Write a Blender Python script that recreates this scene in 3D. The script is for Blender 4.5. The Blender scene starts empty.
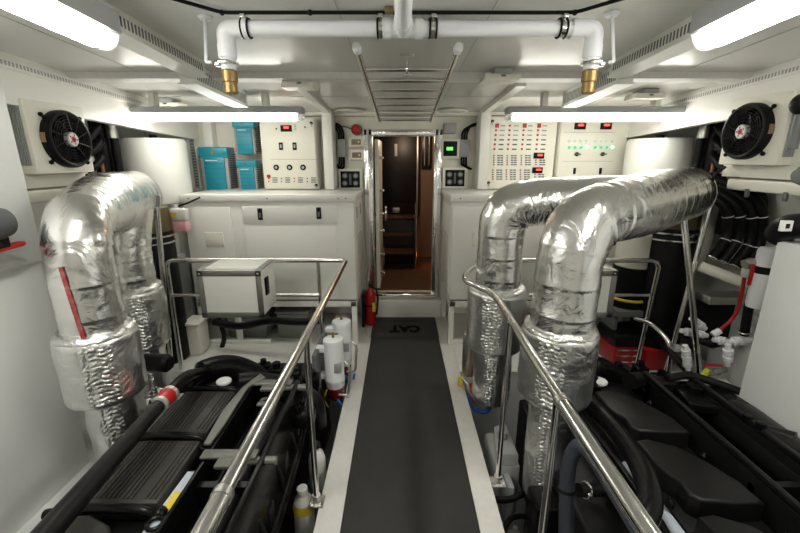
import bpy, bmesh, math, random
from mathutils import Vector, Matrix, noise
random.seed(7)
C = bpy.context.scene.collection
PI = math.pi
V = Vector

# ------------------------------------------------------------------ camera
F = 400.0
CAMP = V((-0.055, 0.0, 1.6))
PITCH = math.radians(15.2)
cp, sp = math.cos(PITCH), math.sin(PITCH)
cam = bpy.data.cameras.new('camera'); camo = bpy.data.objects.new('camera', cam); C.objects.link(camo)
cam.sensor_width = 36; cam.lens = 18.0; cam.clip_start = .02
camo.location = CAMP; camo.rotation_euler = (PI/2 - PITCH, 0, 0)
bpy.context.scene.camera = camo

def at(px, py, X=None, Y=None, Z=None, d=None):
    """point of the place seen at a pixel of the photo, at a known X, Y, Z or depth"""
    a, b = (px-400)/F, -(py-266.5)/F
    r = V((a, cp + b*sp, -sp + b*cp))
    if X is not None: t = (X-CAMP.x)/r.x
    elif Y is not None: t = Y/r.y
    elif Z is not None: t = (Z-CAMP.z)/r.z
    else: t = d
    return CAMP + r*t

def ceil_z(y): return 2.0 + .05*(4-y)

# ------------------------------------------------------------------ materials
MATS = {}
def mat(name, col, rough=.5, metal=0, bump=None, var=None, emit=None, coat=0, alpha=1, trans=0, spec=.5):
    if name in MATS: return MATS[name]
    m = bpy.data.materials.new(name); m.use_nodes = True
    nt = m.node_tree; N = nt.nodes; L = nt.links
    b = N['Principled BSDF']
    b.inputs['Base Color'].default_value = (*col, 1)
    b.inputs['Roughness'].default_value = rough
    b.inputs['Metallic'].default_value = metal
    b.inputs['Specular IOR Level'].default_value = spec
    if coat: b.inputs['Coat Weight'].default_value = coat; b.inputs['Coat Roughness'].default_value = .1
    if alpha < 1: b.inputs['Alpha'].default_value = alpha
    if trans: b.inputs['Transmission Weight'].default_value = trans
    if emit: b.inputs['Emission Color'].default_value = (*emit[0], 1); b.inputs['Emission Strength'].default_value = emit[1]
    tc = N.new('ShaderNodeTexCoord')
    if var:   # (scale, amount, colour2)
        n = N.new('ShaderNodeTexNoise'); n.inputs['Scale'].default_value = var[0]; n.inputs['Detail'].default_value = 5
        L.new(tc.outputs['Object'], n.inputs['Vector'])
        r = N.new('ShaderNodeValToRGB'); r.color_ramp.elements[0].position = .35; r.color_ramp.elements[1].position = .7
        r.color_ramp.elements[0].color = (*col, 1); r.color_ramp.elements[1].color = (*[c*(1-var[1])+v*var[1] for c, v in zip(col, var[2])], 1)
        L.new(n.outputs['Fac'], r.inputs['Fac']); L.new(r.outputs['Color'], b.inputs['Base Color'])
    if bump:  # (scale, strength, distance)
        n = N.new('ShaderNodeTexNoise'); n.inputs['Scale'].default_value = bump[0]; n.inputs['Detail'].default_value = 4
        L.new(tc.outputs['Object'], n.inputs['Vector'])
        bp = N.new('ShaderNodeBump'); bp.inputs['Strength'].default_value = bump[1]; bp.inputs['Distance'].default_value = bump[2]
        L.new(n.outputs['Fac'], bp.inputs['Height']); L.new(bp.outputs['Normal'], b.inputs['Normal'])
    MATS[name] = m
    return m

white = mat('gloss_white_paint', (.80, .795, .74), .32, bump=(3, .04, .02))
ceilm = mat('ceiling_white_panel', (.74, .735, .70), .25, bump=(2.2, .08, .03))
cream = mat('cream_panel', (.82, .80, .70), .38)
deckw = mat('white_deck_paint', (.74, .73, .69), .45, var=(30, .12, (.35, .34, .32)))
bilge = mat('bilge_paint', (.30, .31, .32), .5, var=(9, .5, (.08, .08, .09)))
tankw = mat('tank_side_white', (.72, .725, .71), .4, bump=(2, .05, .03))
rubber = mat('black_mat_rubber', (.026, .026, .024), .75, bump=(140, .5, .004), var=(8, .5, (.034, .034, .032)))
matdark = mat('black_lettering', (.003, .003, .003), .9, spec=.1)
steel = mat('polished_steel', (.72, .71, .68), .16, 1)
steeld = mat('brushed_steel', (.55, .54, .51), .35, 1)
chrome = mat('chrome', (.85, .85, .85), .07, 1, bump=(40, .12, .01))
alu = mat('grey_metal_edging', (.32, .31, .29), .38, .8)
blackp = mat('satin_black_engine_paint', (.006, .006, .006), .38, spec=.28, var=(14, .3, (.016, .016, .016)))
blackg = mat('gloss_black_engine_paint', (.005, .005, .005), .25, spec=.16)
coverm = mat('dark_grey_valve_cover', (.034, .032, .028), .42, spec=.35)
hose = mat('black_hose_rubber', (.007, .007, .007), .42, spec=.16)
blue_hose = mat('dark_blue_grey_hose', (.035, .04, .055), .6)
plastic = mat('black_plastic', (.006, .006, .006), .4, spec=.16)
bracket = mat('grey_green_bracket', (.16, .16, .14), .45, .3)
blockgrey = mat('pale_blue_grey_casting', (.50, .54, .62), .5)
pvc = mat('white_pvc', (.82, .83, .85), .35)
brass = mat('brass', (.30, .20, .08), .45, .7)
teal = mat('teal_enamel', (.015, .27, .36), .35)
teald = mat('dark_teal_enamel', (.01, .17, .24), .4)
greym = mat('light_grey_plastic', (.36, .37, .37), .5)
greyd = mat('mid_grey', (.13, .135, .13), .5)
binm = mat('grey_bin_plastic', (.24, .255, .225), .5)
red = mat('red_enamel', (.42, .010, .008), .3)
redled = mat('red_lit_digits', (.6, .02, .02), .4, emit=((1, .05, .04), 1.2))
greenled = mat('green_indicator', (.02, .35, .18), .4, emit=((.05, .8, .4), .25))
mint = mat('lit_mint_indicator', (.3, .9, .7), .4, emit=((.4, 1, .8), .8))
clearled = mat('pale_indicator', (.75, .75, .72), .3)
lcd = mat('green_display', (.1, .6, .1), .4, emit=((.15, .9, .1), .5))
ink = mat('dark_ink', (.09, .09, .085), .5)
orange = mat('orange_glow', (.8, .2, .05), .5, emit=((1, .25, .03), 1.5))
yellow = mat('yellow_label', (.75, .55, .04), .5)
blue = mat('blue_plastic', (.02, .12, .45), .4)
wood = mat('brown_wood', (.12, .045, .018), .35, var=(6, .5, (.06, .02, .01)))
tan = mat('tan_panel', (.30, .19, .12), .5)
carpet = mat('brown_floor', (.13, .07, .035), .6)
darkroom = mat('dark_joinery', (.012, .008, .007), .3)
darkglass = mat('dark_glass', (.006, .006, .007), .38)
bottle = mat('milky_plastic', (.70, .70, .66), .4)
pink = mat('pink_coolant', (.75, .42, .42), .35)
redbowl = mat('red_filter_bowl', (.16, .01, .012), .15)
sticker = mat('white_sticker', (.72, .72, .72), .5)
tubefar = mat('lit_fluorescent_diffuser_weaker', (.9, .9, .88), .4, emit=((1, .98, .90), 5.2))
tubem = mat('lit_fluorescent_diffuser', (.9, .9, .88), .4, emit=((1, .98, .90), 14.0))
clearend = mat('clear_diffuser_end', (.75, .76, .74), .15, alpha=.75)
copper = mat('copper', (.5, .2, .1), .35, .9)
silverpaint = mat('aluminium_paint', (.60, .59, .55), .35, .7)
banddark = mat('bronze_band', (.20, .16, .08), .4, .8)

def foil_mat(name, rough, s1, str1):
    m = bpy.data.materials.new(name); m.use_nodes = True
    nt = m.node_tree; N = nt.nodes; L = nt.links; b = N['Principled BSDF']
    b.inputs['Base Color'].default_value = (.84, .835, .82, 1); b.inputs['Metallic'].default_value = 1; b.inputs['Roughness'].default_value = rough
    tc = N.new('ShaderNodeTexCoord')
    v = N.new('ShaderNodeTexVoronoi'); v.feature = 'F1'; v.inputs['Scale'].default_value = s1
    n0 = N.new('ShaderNodeTexNoise'); n0.inputs['Scale'].default_value = 7; n0.inputs['Detail'].default_value = 4; n0.inputs['Distortion'].default_value = 1.2
    mx = N.new('ShaderNodeMixRGB'); mx.inputs['Fac'].default_value = .35
    L.new(tc.outputs['Object'], n0.inputs['Vector']); L.new(tc.outputs['Object'], mx.inputs['Color1']); L.new(n0.outputs['Color'], mx.inputs['Color2'])
    L.new(mx.outputs['Color'], v.inputs['Vector'])
    ad = N.new('ShaderNodeMath'); ad.operation = 'ADD'
    L.new(v.outputs['Distance'], ad.inputs[0]); L.new(n0.outputs['Fac'], ad.inputs[1])
    bp = N.new('ShaderNodeBump'); bp.inputs['Strength'].default_value = str1; bp.inputs['Distance'].default_value = .02
    L.new(ad.outputs[0], bp.inputs['Height']); L.new(bp.outputs['Normal'], b.inputs['Normal'])
    MATS[name] = m; return m
foil = foil_mat('silver_foil', .23, 9, .20)
foilc = foil_mat('crinkled_silver_foil', .30, 24, .35)
foilj = foil_mat('padded_silver_foil', .30, 12, .20)

# ------------------------------------------------------------------ mesh builder
def frames(pts):
    n = len(pts); T = []
    for i in range(n):
        a = pts[max(i-1, 0)]; b = pts[min(i+1, n-1)]
        T.append((b-a).normalized())
    u = T[0].orthogonal().normalized(); out = []
    for i in range(n):
        if i:
            ax = T[i-1].cross(T[i])
            if ax.length > 1e-7:
                ang = T[i-1].angle(T[i]); u = Matrix.Rotation(ang, 3, ax.normalized()) @ u
        u = (u - T[i]*u.dot(T[i])).normalized()
        out.append((T[i], u, T[i].cross(u)))
    return out

def spline(pts, k=8):
    pts = [V(p) for p in pts]
    if len(pts) < 3: return pts
    P = [2*pts[0]-pts[1]] + pts + [2*pts[-1]-pts[-2]]
    out = []
    for i in range(1, len(P)-2):
        a, b, c, d = P[i-1], P[i], P[i+1], P[i+2]
        for j in range(k):
            t = j/k
            out.append(.5*((2*b)+(c-a)*t+(2*a-5*b+4*c-d)*t*t+(3*b-a-3*c+d)*t**3))
    out.append(pts[-1]); return out

def fillet(pts, r, k=6):
    """polyline with rounded corners"""
    pts = [V(p) for p in pts]; out = [pts[0]]
    for i in range(1, len(pts)-1):
        a, b, c = pts[i-1], pts[i], pts[i+1]
        rr = min(r, (a-b).length*.48, (c-b).length*.48)
        p = b + (a-b).normalized()*rr; q = b + (c-b).normalized()*rr
        for j in range(k+1):
            t = j/k; out.append(p*(1-t)**2 + b*2*t*(1-t) + q*t*t)
    out.append(pts[-1]); return out

class MB:
    def __init__(s): s.bm = bmesh.new()
    def box(s, x0, x1, y0, y1, z0, z1, bev=0, M=None):
        b = bmesh.new()
        if x0 > x1: x0, x1 = x1, x0
        if y0 > y1: y0, y1 = y1, y0
        if z0 > z1: z0, z1 = z1, z0
        vs = [b.verts.new((x, y, z)) for x in (x0, x1) for y in (y0, y1) for z in (z0, z1)]
        for f in ((0,1,3,2), (4,6,7,5), (0,4,5,1), (2,3,7,6), (0,2,6,4), (1,5,7,3)): b.faces.new([vs[i] for i in f])
        if bev:
            bmesh.ops.bevel(b, geom=b.edges[:], offset=min(bev, .45*min(x1-x0, y1-y0, z1-z0)), segments=2, affect='EDGES', profile=.5)
        s.add(b, M); return s
    def add(s, b, M=None):
        mp = {}
        for v in b.verts: mp[v] = s.bm.verts.new(M @ v.co if M else v.co)
        for f in b.faces:
            try: s.bm.faces.new([mp[v] for v in f.verts])
            except ValueError: pass
        b.free()
    def tube(s, pts, r, n=14, cap=True, disp=None):
        pts = [V(p) for p in pts]; fr = frames(pts); rings = []
        for i, p in enumerate(pts):
            ri = r[i] if isinstance(r, (list, tuple)) else r
            T, u, w = fr[i]; ring = []
            for j in range(n):
                a = 2*PI*j/n; dv = u*math.cos(a)+w*math.sin(a)
                rr = ri + (disp(p+dv*ri, i, a) if disp else 0)
                ring.append(s.bm.verts.new(p+dv*rr))
            rings.append(ring)
        for i in range(len(rings)-1):
            for j in range(n): s.bm.faces.new((rings[i][j], rings[i][(j+1)%n], rings[i+1][(j+1)%n], rings[i+1][j]))
        if cap:
            s.bm.faces.new(rings[0][::-1]); s.bm.faces.new(rings[-1])
        return s
    def cyl(s, p, q, r, r2=None, n=20):
        return s.tube([p, q], [r, r if r2 is None else r2], n)
    def lathe(s, prof, o, axis=(0,0,1), n=24):
        """profile of (radius, height) turned about the axis through o"""
        o = V(o); ax = V(axis).normalized(); u = ax.orthogonal().normalized(); w = ax.cross(u); rings = []
        for (r, h) in prof:
            if r < 1e-6: rings.append([s.bm.verts.new(o+ax*h)])
            else: rings.append([s.bm.verts.new(o+ax*h+(u*math.cos(2*PI*j/n)+w*math.sin(2*PI*j/n))*r) for j in range(n)])
        for A, B in zip(rings, rings[1:]):
            for j in range(n):
                k = (j+1) % n
                if len(A) == 1 and len(B) == 1: continue
                if len(A) == 1: s.bm.faces.new((A[0], B[k], B[j]))
                elif len(B) == 1: s.bm.faces.new((A[j], A[k], B[0]))
                else: s.bm.faces.new((A[j], A[k], B[k], B[j]))
        if len(rings[0]) > 1 and not (len(rings[1]) == 1 and abs(prof[0][1]-prof[1][1]) < 1e-6): s.bm.faces.new(rings[0][::-1])
        if len(rings[-1]) > 1 and not (len(rings[-2]) == 1 and abs(prof[-1][1]-prof[-2][1]) < 1e-6): s.bm.faces.new(rings[-1])
        return s
    def ball(s, c, r, n=16, sc=(1,1,1)):
        b = bmesh.new(); bmesh.ops.create_uvsphere(b, u_segments=n, v_segments=n//2+2, radius=r)
        s.add(b, Matrix.Translation(V(c)) @ Matrix.Diagonal((*sc, 1))); return s
    def torus(s, c, R, r, axis=(0,0,1), n=32, m=8):
        c = V(c); ax = V(axis).normalized(); u = ax.orthogonal().normalized(); w = ax.cross(u)
        R_ = [[s.bm.verts.new(c+(u*math.cos(2*PI*i/n)+w*math.sin(2*PI*i/n))*(R+r*math.cos(2*PI*j/m))+ax*r*math.sin(2*PI*j/m)) for j in range(m)] for i in range(n)]
        for i in range(n):
            for j in range(m): s.bm.faces.new((R_[i][j], R_[(i+1)%n][j], R_[(i+1)%n][(j+1)%m], R_[i][(j+1)%m]))
        return s
    def prism(s, poly, z0, z1, bev=0, M=None, inset=0):
        b = bmesh.new(); lo = [b.verts.new((x, y, z0)) for x, y in poly]; hi = [b.verts.new((x, y, z1)) for x, y in poly]
        n = len(poly); b.faces.new(lo[::-1]); top = b.faces.new(hi)
        for i in range(n): b.faces.new((lo[i], lo[(i+1)%n], hi[(i+1)%n], hi[i]))
        bmesh.ops.recalc_face_normals(b, faces=b.faces[:])
        if bev: bmesh.ops.bevel(b, geom=list(top.edges), offset=bev, segments=3, affect='EDGES', profile=.5)
        s.add(b, M); return s
    def quad(s, *p):
        s.bm.faces.new([s.bm.verts.new(V(q)) for q in p]); return s
    def build(s, name, m, parent=None, angle=35):
        bmesh.ops.recalc_face_normals(s.bm, faces=s.bm.faces[:])
        me = bpy.data.meshes.new(name)
        # local origin at the base of the piece
        if s.bm.verts:
            xs = [v.co.x for v in s.bm.verts]; ys = [v.co.y for v in s.bm.verts]; zs = [v.co.z for v in s.bm.verts]
            org = V(((min(xs)+max(xs))/2, (min(ys)+max(ys))/2, min(zs)))
        else: org = V((0,0,0))
        for v in s.bm.verts: v.co -= org
        s.bm.to_mesh(me); s.bm.free()
        for p in me.polygons: p.use_smooth = True
        try: me.set_sharp_from_angle(angle=math.radians(angle))
        except Exception: pass
        me.materials.append(m)
        o = bpy.data.objects.new(name, me); C.objects.link(o)
        WORLD[o] = org
        if parent: o.parent = parent; o.location = org - WORLD[parent]
        else: o.location = org
        return o
WORLD = {}

def tag(o, label=None, cat=None, group=None, kind=None):
    if label: o['label'] = label
    if cat: o['category'] = cat
    if group: o['group'] = group
    if kind: o['kind'] = kind
    return o
def thing(name, label, cat, loc, group=None):
    o = bpy.data.objects.new(name, None); C.objects.link(o); o.location = loc; o.empty_display_size = .1
    WORLD[o] = V(loc); return tag(o, label, cat, group)
def struct(name, mb, m, label, parent=None):
    o = mb.build(name, m, parent)
    if parent is None: tag(o, label, name.split('_')[0], kind='structure')
    return o
def dup(root, shift, label, group=None):
    r = root.copy(); C.objects.link(r); r.location = V(root.location)+V(shift); r['label'] = label
    if group: r['group'] = group
    WORLD[r] = WORLD[root]+V(shift)
    for ch in list(root.children):
        c = ch.copy(); C.objects.link(c); c.parent = r
        for g in list(ch.children):
            e = g.copy(); C.objects.link(e); e.parent = c
    return r
def text(body, size, M, m, name, parent, depth=.0008, bold=0):
    cu = bpy.data.curves.new(name, 'FONT'); cu.body = body; cu.size = size; cu.extrude = depth; cu.align_x = 'CENTER'; cu.align_y = 'CENTER'; cu.offset = bold
    t = bpy.data.objects.new(name+'_src', cu); C.objects.link(t)
    dg = bpy.context.evaluated_depsgraph_get(); dg.update()
    me = bpy.data.meshes.new_from_object(t.evaluated_get(dg)); bpy.data.objects.remove(t)
    me.transform(M); me.materials.clear(); me.materials.append(m)
    o = bpy.data.objects.new(name, me); C.objects.link(o); o.parent = parent; o.location = -WORLD[parent]; WORLD[o] = V((0,0,0))
    return o

# ------------------------------------------------------------------ the room
KL, KR = -.44, .41          # walkway edges
PE = 2.78                    # where the far platform begins
struct('floor', MB().box(KL, KR, -1.2, 4.0, -.05, 0, .004).box(-2.45, KL, PE, 4.0, -.05, 0).box(KR, 2.45, PE, 4.0, -.05, 0), deckw, 'white painted walkway and far platform')
struct('floor_bilge', MB().box(-2.5, 2.5, -1.2, 4.0, -.86, -.80), bilge, 'grey bilge below the engines')
tm = MB().box(KL+.005, KL+.03, -1.2, PE, -.8, -.05).box(KR-.03, KR-.005, -1.2, PE, -.8, -.05).box(-2.45, KL, PE, PE+.02, -.8, -.05).box(KR, 2.45, PE, PE+.02, -.8, -.05)
struct('trim_1', tm, tankw, 'white girder faces under the walkway edges')
# bulkhead with the doorway
DX0, DX1, DZ0, DZ1 = -.315, .275, .235, 1.80
bw = MB().box(-2.5, DX0, 4.0, 4.06, -.8, 2.3).box(DX1, 2.5, 4.0, 4.06, -.8, 2.3).box(DX0, DX1, 4.0, 4.06, DZ1, 2.3).box(DX0, DX1, 4.0, 4.06, -.8, DZ0)
struct('wall_back', bw, cream, 'cream bulkhead around the doorway')
struct('trim_2', MB().box(-.425, .365, 3.86, 4.0, 0, .185, .004), white, 'white step face below the door sill')
# chrome door frame
fr = MB()
for (a, b, c, d_) in ((DX0-.085, DX0, DZ0-.03, DZ1+.06), (DX1, DX1+.07, DZ0-.03, DZ1+.06)):
    fr.box(a, b, 3.955, 4.0, c, d_, .008)
    fr.box((a+b)/2-.012, (a+b)/2+.012, 3.94, 3.957, c, d_, .005)
fr.box(DX0-.085, DX1+.07, 3.955, 4.0, DZ1, DZ1+.06, .008)
fr.box(DX0-.07, DX1+.05, 3.93, 4.0, DZ0-.045, DZ0, .010)
struct('trim_3', fr, chrome, 'polished door frame and sill')
# door leaf swung into the passage
dl = struct('door_1', MB().box(-.02, .02, 0, .58, 0, 1.52, .006, Matrix.Translation((DX0+.03, 4.07, DZ0+.02)) @ Matrix.Rotation(math.radians(-.8), 4, 'Z')), cream, 'cream watertight door standing open into the passage')
for z in (.42, .62, .86, 1.05, 1.28, 1.6):
    y = 4.12 if z != .86 else 4.2
    MB().cyl((DX0+.055, y, z), (DX0+.10, y, z), .013).box(DX0+.085, DX0+.10, y-.05, y+.05, z-.012, z+.012, .004).build('dog_handle', steel, dl)
MB().lathe([(.0, 0), (.10, 0), (.10, .012), (.0, .014)], (DX0+.075, 4.3, .55), (1, 0, 0)).build('oval_plate', greyd, dl)
MB().torus((DX0+.11, 4.3, 1.02), .075, .008, (1, 0, 0)).cyl((DX0+.06, 4.3, 1.02), (DX0+.12, 4.3, 1.02), .012).cyl((DX0+.11, 4.23, 1.02), (DX0+.11, 4.37, 1.02), .006).build('hand_wheel', steel, dl)

# passage beyond the door
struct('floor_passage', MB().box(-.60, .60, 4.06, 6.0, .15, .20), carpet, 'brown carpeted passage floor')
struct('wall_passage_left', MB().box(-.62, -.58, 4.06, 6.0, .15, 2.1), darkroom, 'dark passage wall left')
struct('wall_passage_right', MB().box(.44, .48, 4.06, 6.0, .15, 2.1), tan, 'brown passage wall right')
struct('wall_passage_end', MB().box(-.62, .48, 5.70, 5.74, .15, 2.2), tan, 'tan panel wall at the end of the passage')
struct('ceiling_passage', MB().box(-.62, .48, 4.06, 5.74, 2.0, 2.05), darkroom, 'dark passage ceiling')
t = thing('mirror_cabinet', 'dark glass-fronted cupboard with pale metal rim at the end of the passage', 'cabinet', (-.14, 5.62, .98))
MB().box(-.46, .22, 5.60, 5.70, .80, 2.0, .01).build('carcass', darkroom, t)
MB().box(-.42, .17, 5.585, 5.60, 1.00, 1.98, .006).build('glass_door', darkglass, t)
fm = MB().box(.17, .195, 5.575, 5.60, .80, 2.0, .004).box(-.46, .195, 5.575, 5.60, .80, .825, .004)
fm.build('metal_rim', steeld, t)
MB().box(-.16, -.06, 5.575, 5.595, .86, .93, .004).build('latch', steeld, t)
MB().box(-.13, -.09, 5.575, 5.585, 1.62, 1.78, .004, Matrix.Rotation(0, 4, 'Z')).build('pull_handle', sticker, t)
t = thing('coat_rack', 'dark slatted wall fitting on the tan panel right of the dark cupboard', 'rack', (.30, 5.66, 1.45))
MB().box(.24, .38, 5.66, 5.70, 1.45, 1.95, .01).build('backplate', darkroom, t)
MB().cyl((.28, 5.64, 1.5), (.28, 5.64, 1.9), .008).cyl((.34, 5.64, 1.5), (.34, 5.64, 1.9), .008).build('rail', steeld, t)
t = thing('staircase', 'short flight of dark wooden steps at the end of the passage', 'stairs', (-.10, 5.1, .2))
for k in range(3):
    MB().box(-.44, .12, 4.98+.2*k, 5.26+.2*k, .40+.2*k, .435+.2*k, .006).build('tread', wood, t)
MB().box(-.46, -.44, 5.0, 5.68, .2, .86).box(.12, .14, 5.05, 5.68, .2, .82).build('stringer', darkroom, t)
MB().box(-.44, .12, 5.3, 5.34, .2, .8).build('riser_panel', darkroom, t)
t2 = MB().tube(fillet([(.15, 5.02, .25), (.15, 5.02, .86), (.15, 5.5, 1.0)], .05), .011).build('hand_grab', steel, t)
tag(MB().box(.425, .44, 5.0, 5.22, .30, .36, .004).build('step_lamp', orange), 'small orange-glowing step lamp low on the passage wall', 'lamp')
# unseen warm fill light that brightens the passage, no fixture modelled
pl = bpy.data.lights.new('passage_fill', 'POINT'); pl.energy = 3.2; pl.color = (1, .72, .5); pl.shadow_soft_size = .1
plo = bpy.data.objects.new('passage_fill', pl); C.objects.link(plo); plo.location = (.1, 4.9, 1.9)

# hull sides
for s, nm in ((-1, 'left'), (1, 'right')):
    w = MB().box(s*2.45, s*2.52, 1.85, 4.0, -.8, 2.25)
    struct('wall_hull_'+nm, w, white, 'white hull side '+nm)
w = MB().box(-1.90, -1.75, -1.2, 1.85, 1.13, 2.3, .006).box(-1.90, -1.77, -1.2, 1.85, -.8, 1.13, .004).box(-2.52, -1.88, 1.80, 1.85, -.8, 2.3)
w.prism([(-1.77, 1.85), (-1.77, -1.2), (-1.62, -1.2), (-1.62, 1.85)], -.3, -.02)
struct('wall_left', w, tankw, 'smooth white tank side on the left')
w = MB().box(1.75, 2.0, -1.2, 1.88, -.8, 1.22, .008).box(2.0, 2.52, -1.2, 1.88, 1.12, 1.18).box(2.25, 2.52, -1.2, 1.9, 1.18, 2.3).box(2.0, 2.52, 1.84, 1.88, -.8, 1.14)
struct('wall_right', w, tankw, 'low white tank box on the right')
struct('wall_rear', MB().box(-2.5, 2.5, -1.26, -1.2, -.8, 2.4), white, 'white bulkhead behind')
# ceiling: follows the sheer of the deck
cb = bmesh.new(); cmb = MB()
y0, y1 = -1.26, 4.06
vs = [cmb.bm.verts.new(p) for p in ((-2.55, y0, ceil_z(y0)), (2.55, y0, ceil_z(y0)), (2.55, y1, ceil_z(y1)), (-2.55, y1, ceil_z(y1)), (-2.55, y0, ceil_z(y0)+.05), (2.55, y0, ceil_z(y0)+.05), (2.55, y1, ceil_z(y1)+.05), (-2.55, y1, ceil_z(y1)+.05))]
for f in ((0,1,2,3), (4,7,6,5), (0,4,5,1), (1,5,6,2), (2,6,7,3), (3,7,4,0)): cmb.bm.faces.new([vs[i] for i in f])
struct('ceiling', cmb, ceilm, 'glossy white ceiling panels')
def sloped(x0, x1, y0, y1, h0, h1, mb=None):
    """bar hanging from the sloping ceiling, h below it"""
    mb = mb or MB(); b = bmesh.new()
    P = [(x, y, ceil_z(y)-h) for x in (x0, x1) for y in (y0, y1) for h in (h1, h0)]
    q = [b.verts.new(p) for p in P]
    for f in ((0,1,3,2), (4,6,7,5), (0,4,5,1), (2,3,7,6), (0,2,6,4), (1,5,7,3)): b.faces.new([q[i] for i in f])
    mb.add(b); return mb
struct('trim_4', sloped(-2.4, 2.4, 2.50, 2.60, -.002, .035), deckw, 'white beam across the ceiling')
struct('trim_5', sloped(-2.4, 2.4, 3.90, 4.0, -.002, .03), cream, 'cream strip above the doorway')
for s in (-1, 1):
    m_ = sloped(s*.67, s*.73, 2.7, 3.9, 0, .035)
    m_.box(s*.66, s*.745, 3.74, 4.0, 1.32, 2.01, .004)
    struct('trim_%d' % (6 if s < 0 else 7), m_, white, 'white post and ceiling stringer beside the door')
    # header boards along the hull
    h = sloped(s*1.97, s*2.02, 1.9, 4.0, -.01, .24)
    h.box(s*1.98, s*2.46, 3.94, 3.99, 1.3, 2.0)
    struct('trim_%d' % (8 if s < 0 else 9), h, white, 'white header board along the hull')
# fine ceiling seams
sm = MB()
for x in (-1.55, 1.55, -.28, .28): sloped(x-.002, x+.002, -1.2, 3.9, -.001, .0015, sm)
for y in (1.15, 3.2): sloped(-2.2, 2.2, y-.002, y+.002, -.001, .0015, sm)
struct('trim_10', sm, greym, 'seams between the ceiling panels')

# perforated cable trunks
def trunk(x0, x1, ya, yb, h, name_lbl, side):
    t = thing('cable_duct', name_lbl, 'cable trunk', ((x0+x1)/2, (ya+yb)/2, ceil_z((ya+yb)/2)-h), 'slotted cable trunks under the ceiling')
    sloped(x0, x1, ya, yb, 0, h).build('trunk_body', white, t)
    sloped(min(x0, x1)-.012, max(x0, x1)+.012, ya, yb, h, h+.008).build('lid', white, t)
    sl = MB(); y = ya+.03
    xf = (x1 if side < 0 else x0)
    while y < yb-.03:
        sloped(xf-.0015, xf+.0015, y, y+.009, .022, h-.018, sl); y += .021
    tag(sl.build('slot_pattern', greyd, t))
trunk(-1.15, -1.07, 1.35, 2.28, .075, 'slotted white cable trunk beyond the near left ceiling light', -1)
trunk(-1.22, -1.14, 2.30, 3.05, .10, 'shorter slotted trunk above the far left ceiling light', -1)
trunk(1.04, 1.12, 1.35, 2.28, .075, 'slotted white cable trunk beyond the near right ceiling light', 1)
trunk(1.10, 1.18, 2.30, 3.05, .10, 'shorter slotted trunk above the far right ceiling light', 1)
for s in (-1, 1):
    m_ = sloped(s*1.955, s*1.97, 1.9, 3.6, .03, .075)
    k = struct('trim_%d' % (11 if s < 0 else 12), m_, white, 'slotted strip along the hull header')
    sl = MB(); y = 1.95
    while y < 3.5: sloped(s*1.953, s*1.956, y, y+.009, .042, .062, sl); y += .020
    sl.build('slots', greym, k)

# ------------------------------------------------------------------ fluorescent lights
def lamp_x(cx, cy, L, lbl):
    z = 1.908
    t = thing('ceiling_light', lbl, 'ceiling light', (cx, cy, z-.05), 'fluorescent ceiling lights')
    MB().box(cx-L/2, cx+L/2, cy-.055, cy+.055, z, z+.045, .01).build('housing', greym, t)
    MB().box(cx-L/2+.05, cx+L/2-.05, cy-.05, cy+.05, z-.05, z+.001, .022).build('diffuser', tubefar, t)
    for s in (-1, 1):
        a = cx+s*(L/2-.05); MB().box(a, a+s*.05, cy-.048, cy+.048, z-.045, z, .02).build('diffuser_end', clearend, t)
        MB().box(cx+s*L*.3-.02, cx+s*L*.3+.02, cy-.03, cy+.03, z+.045, ceil_z(cy)+.002).build('hanger', white, t)
lamp_x(-1.42, 3.08, 1.34, 'fluorescent ceiling light in front of the teal chargers, far left')
lamp_x(1.38, 3.08, 1.34, 'fluorescent ceiling light in front of the indicator panels, far right')
def lamp_y(cx, ya, yb, lbl):
    zc = lambda y: ceil_z(y)-.155
    t = thing('ceiling_light', lbl, 'ceiling light', (cx, (ya+yb)/2, zc((ya+yb)/2)), 'fluorescent ceiling lights')
    sloped(cx-.06, cx+.06, ya, yb, .07, .135).build('housing', greym, t)
    p = [(cx, ya+.05, ceil_z(ya+.05)-.135), (cx, yb-.05, ceil_z(yb-.05)-.135)]
    m_ = MB(); m_.tube(p, .052, 20); m_.build('diffuser', tubem, t)
    for (a, b) in ((ya, ya+.05), (yb-.05, yb)):
        MB().tube([(cx, a, ceil_z(a)-.135), (cx, b, ceil_z(b)-.135)], .05, 20).build('diffuser_end', clearend, t)
    for y in (ya+.3, yb-.3): sloped(cx-.03, cx+.03, y-.02, y+.02, -.002, .072).build('hanger', white, t)
lamp_y(-1.03, .13, 1.47, 'near left fluorescent ceiling light running fore and aft, in the top left corner')
lamp_y(.955, .13, 1.47, 'near right fluorescent ceiling light running fore and aft, in the top right corner')

# small white emergency fittings under the ceiling
def fitting(px, py, lbl):
    p = at(px, py, Z=2.0); x, y = p.x, p.y; zt = ceil_z(y)
    t = thing('emergency_light', lbl, 'emergency light', (x, y, zt-.06), 'small white fittings under the ceiling')
    MB().box(x-.05, x+.05, y-.07, y+.07, zt-.03, zt+.001, .004).build('base', greym, t)
    s = -1 if x < 0 else 1
    MB().prism([(-.11, 0), (.09, 0), (.10, .03), (-.10, .035)], -.07, .07, .004, Matrix.Translation((x, y, zt-.062)) @ Matrix.Rotation(PI/2, 4, 'X') ).build('body', cream, t)
    MB().box(x-.012, x+.012, y-.076, y-.068, zt-.045, zt-.035).build('test_button', greyd, t)
fitting(170, 104, 'white emergency fitting above the far left fluorescent light')
fitting(302, 90, 'white emergency fitting left of the hanging ladder')
fitting(500, 85, 'white emergency fitting right of the hanging ladder')
fitting(645, 98, 'white emergency fitting above the far right fluorescent light')
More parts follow.
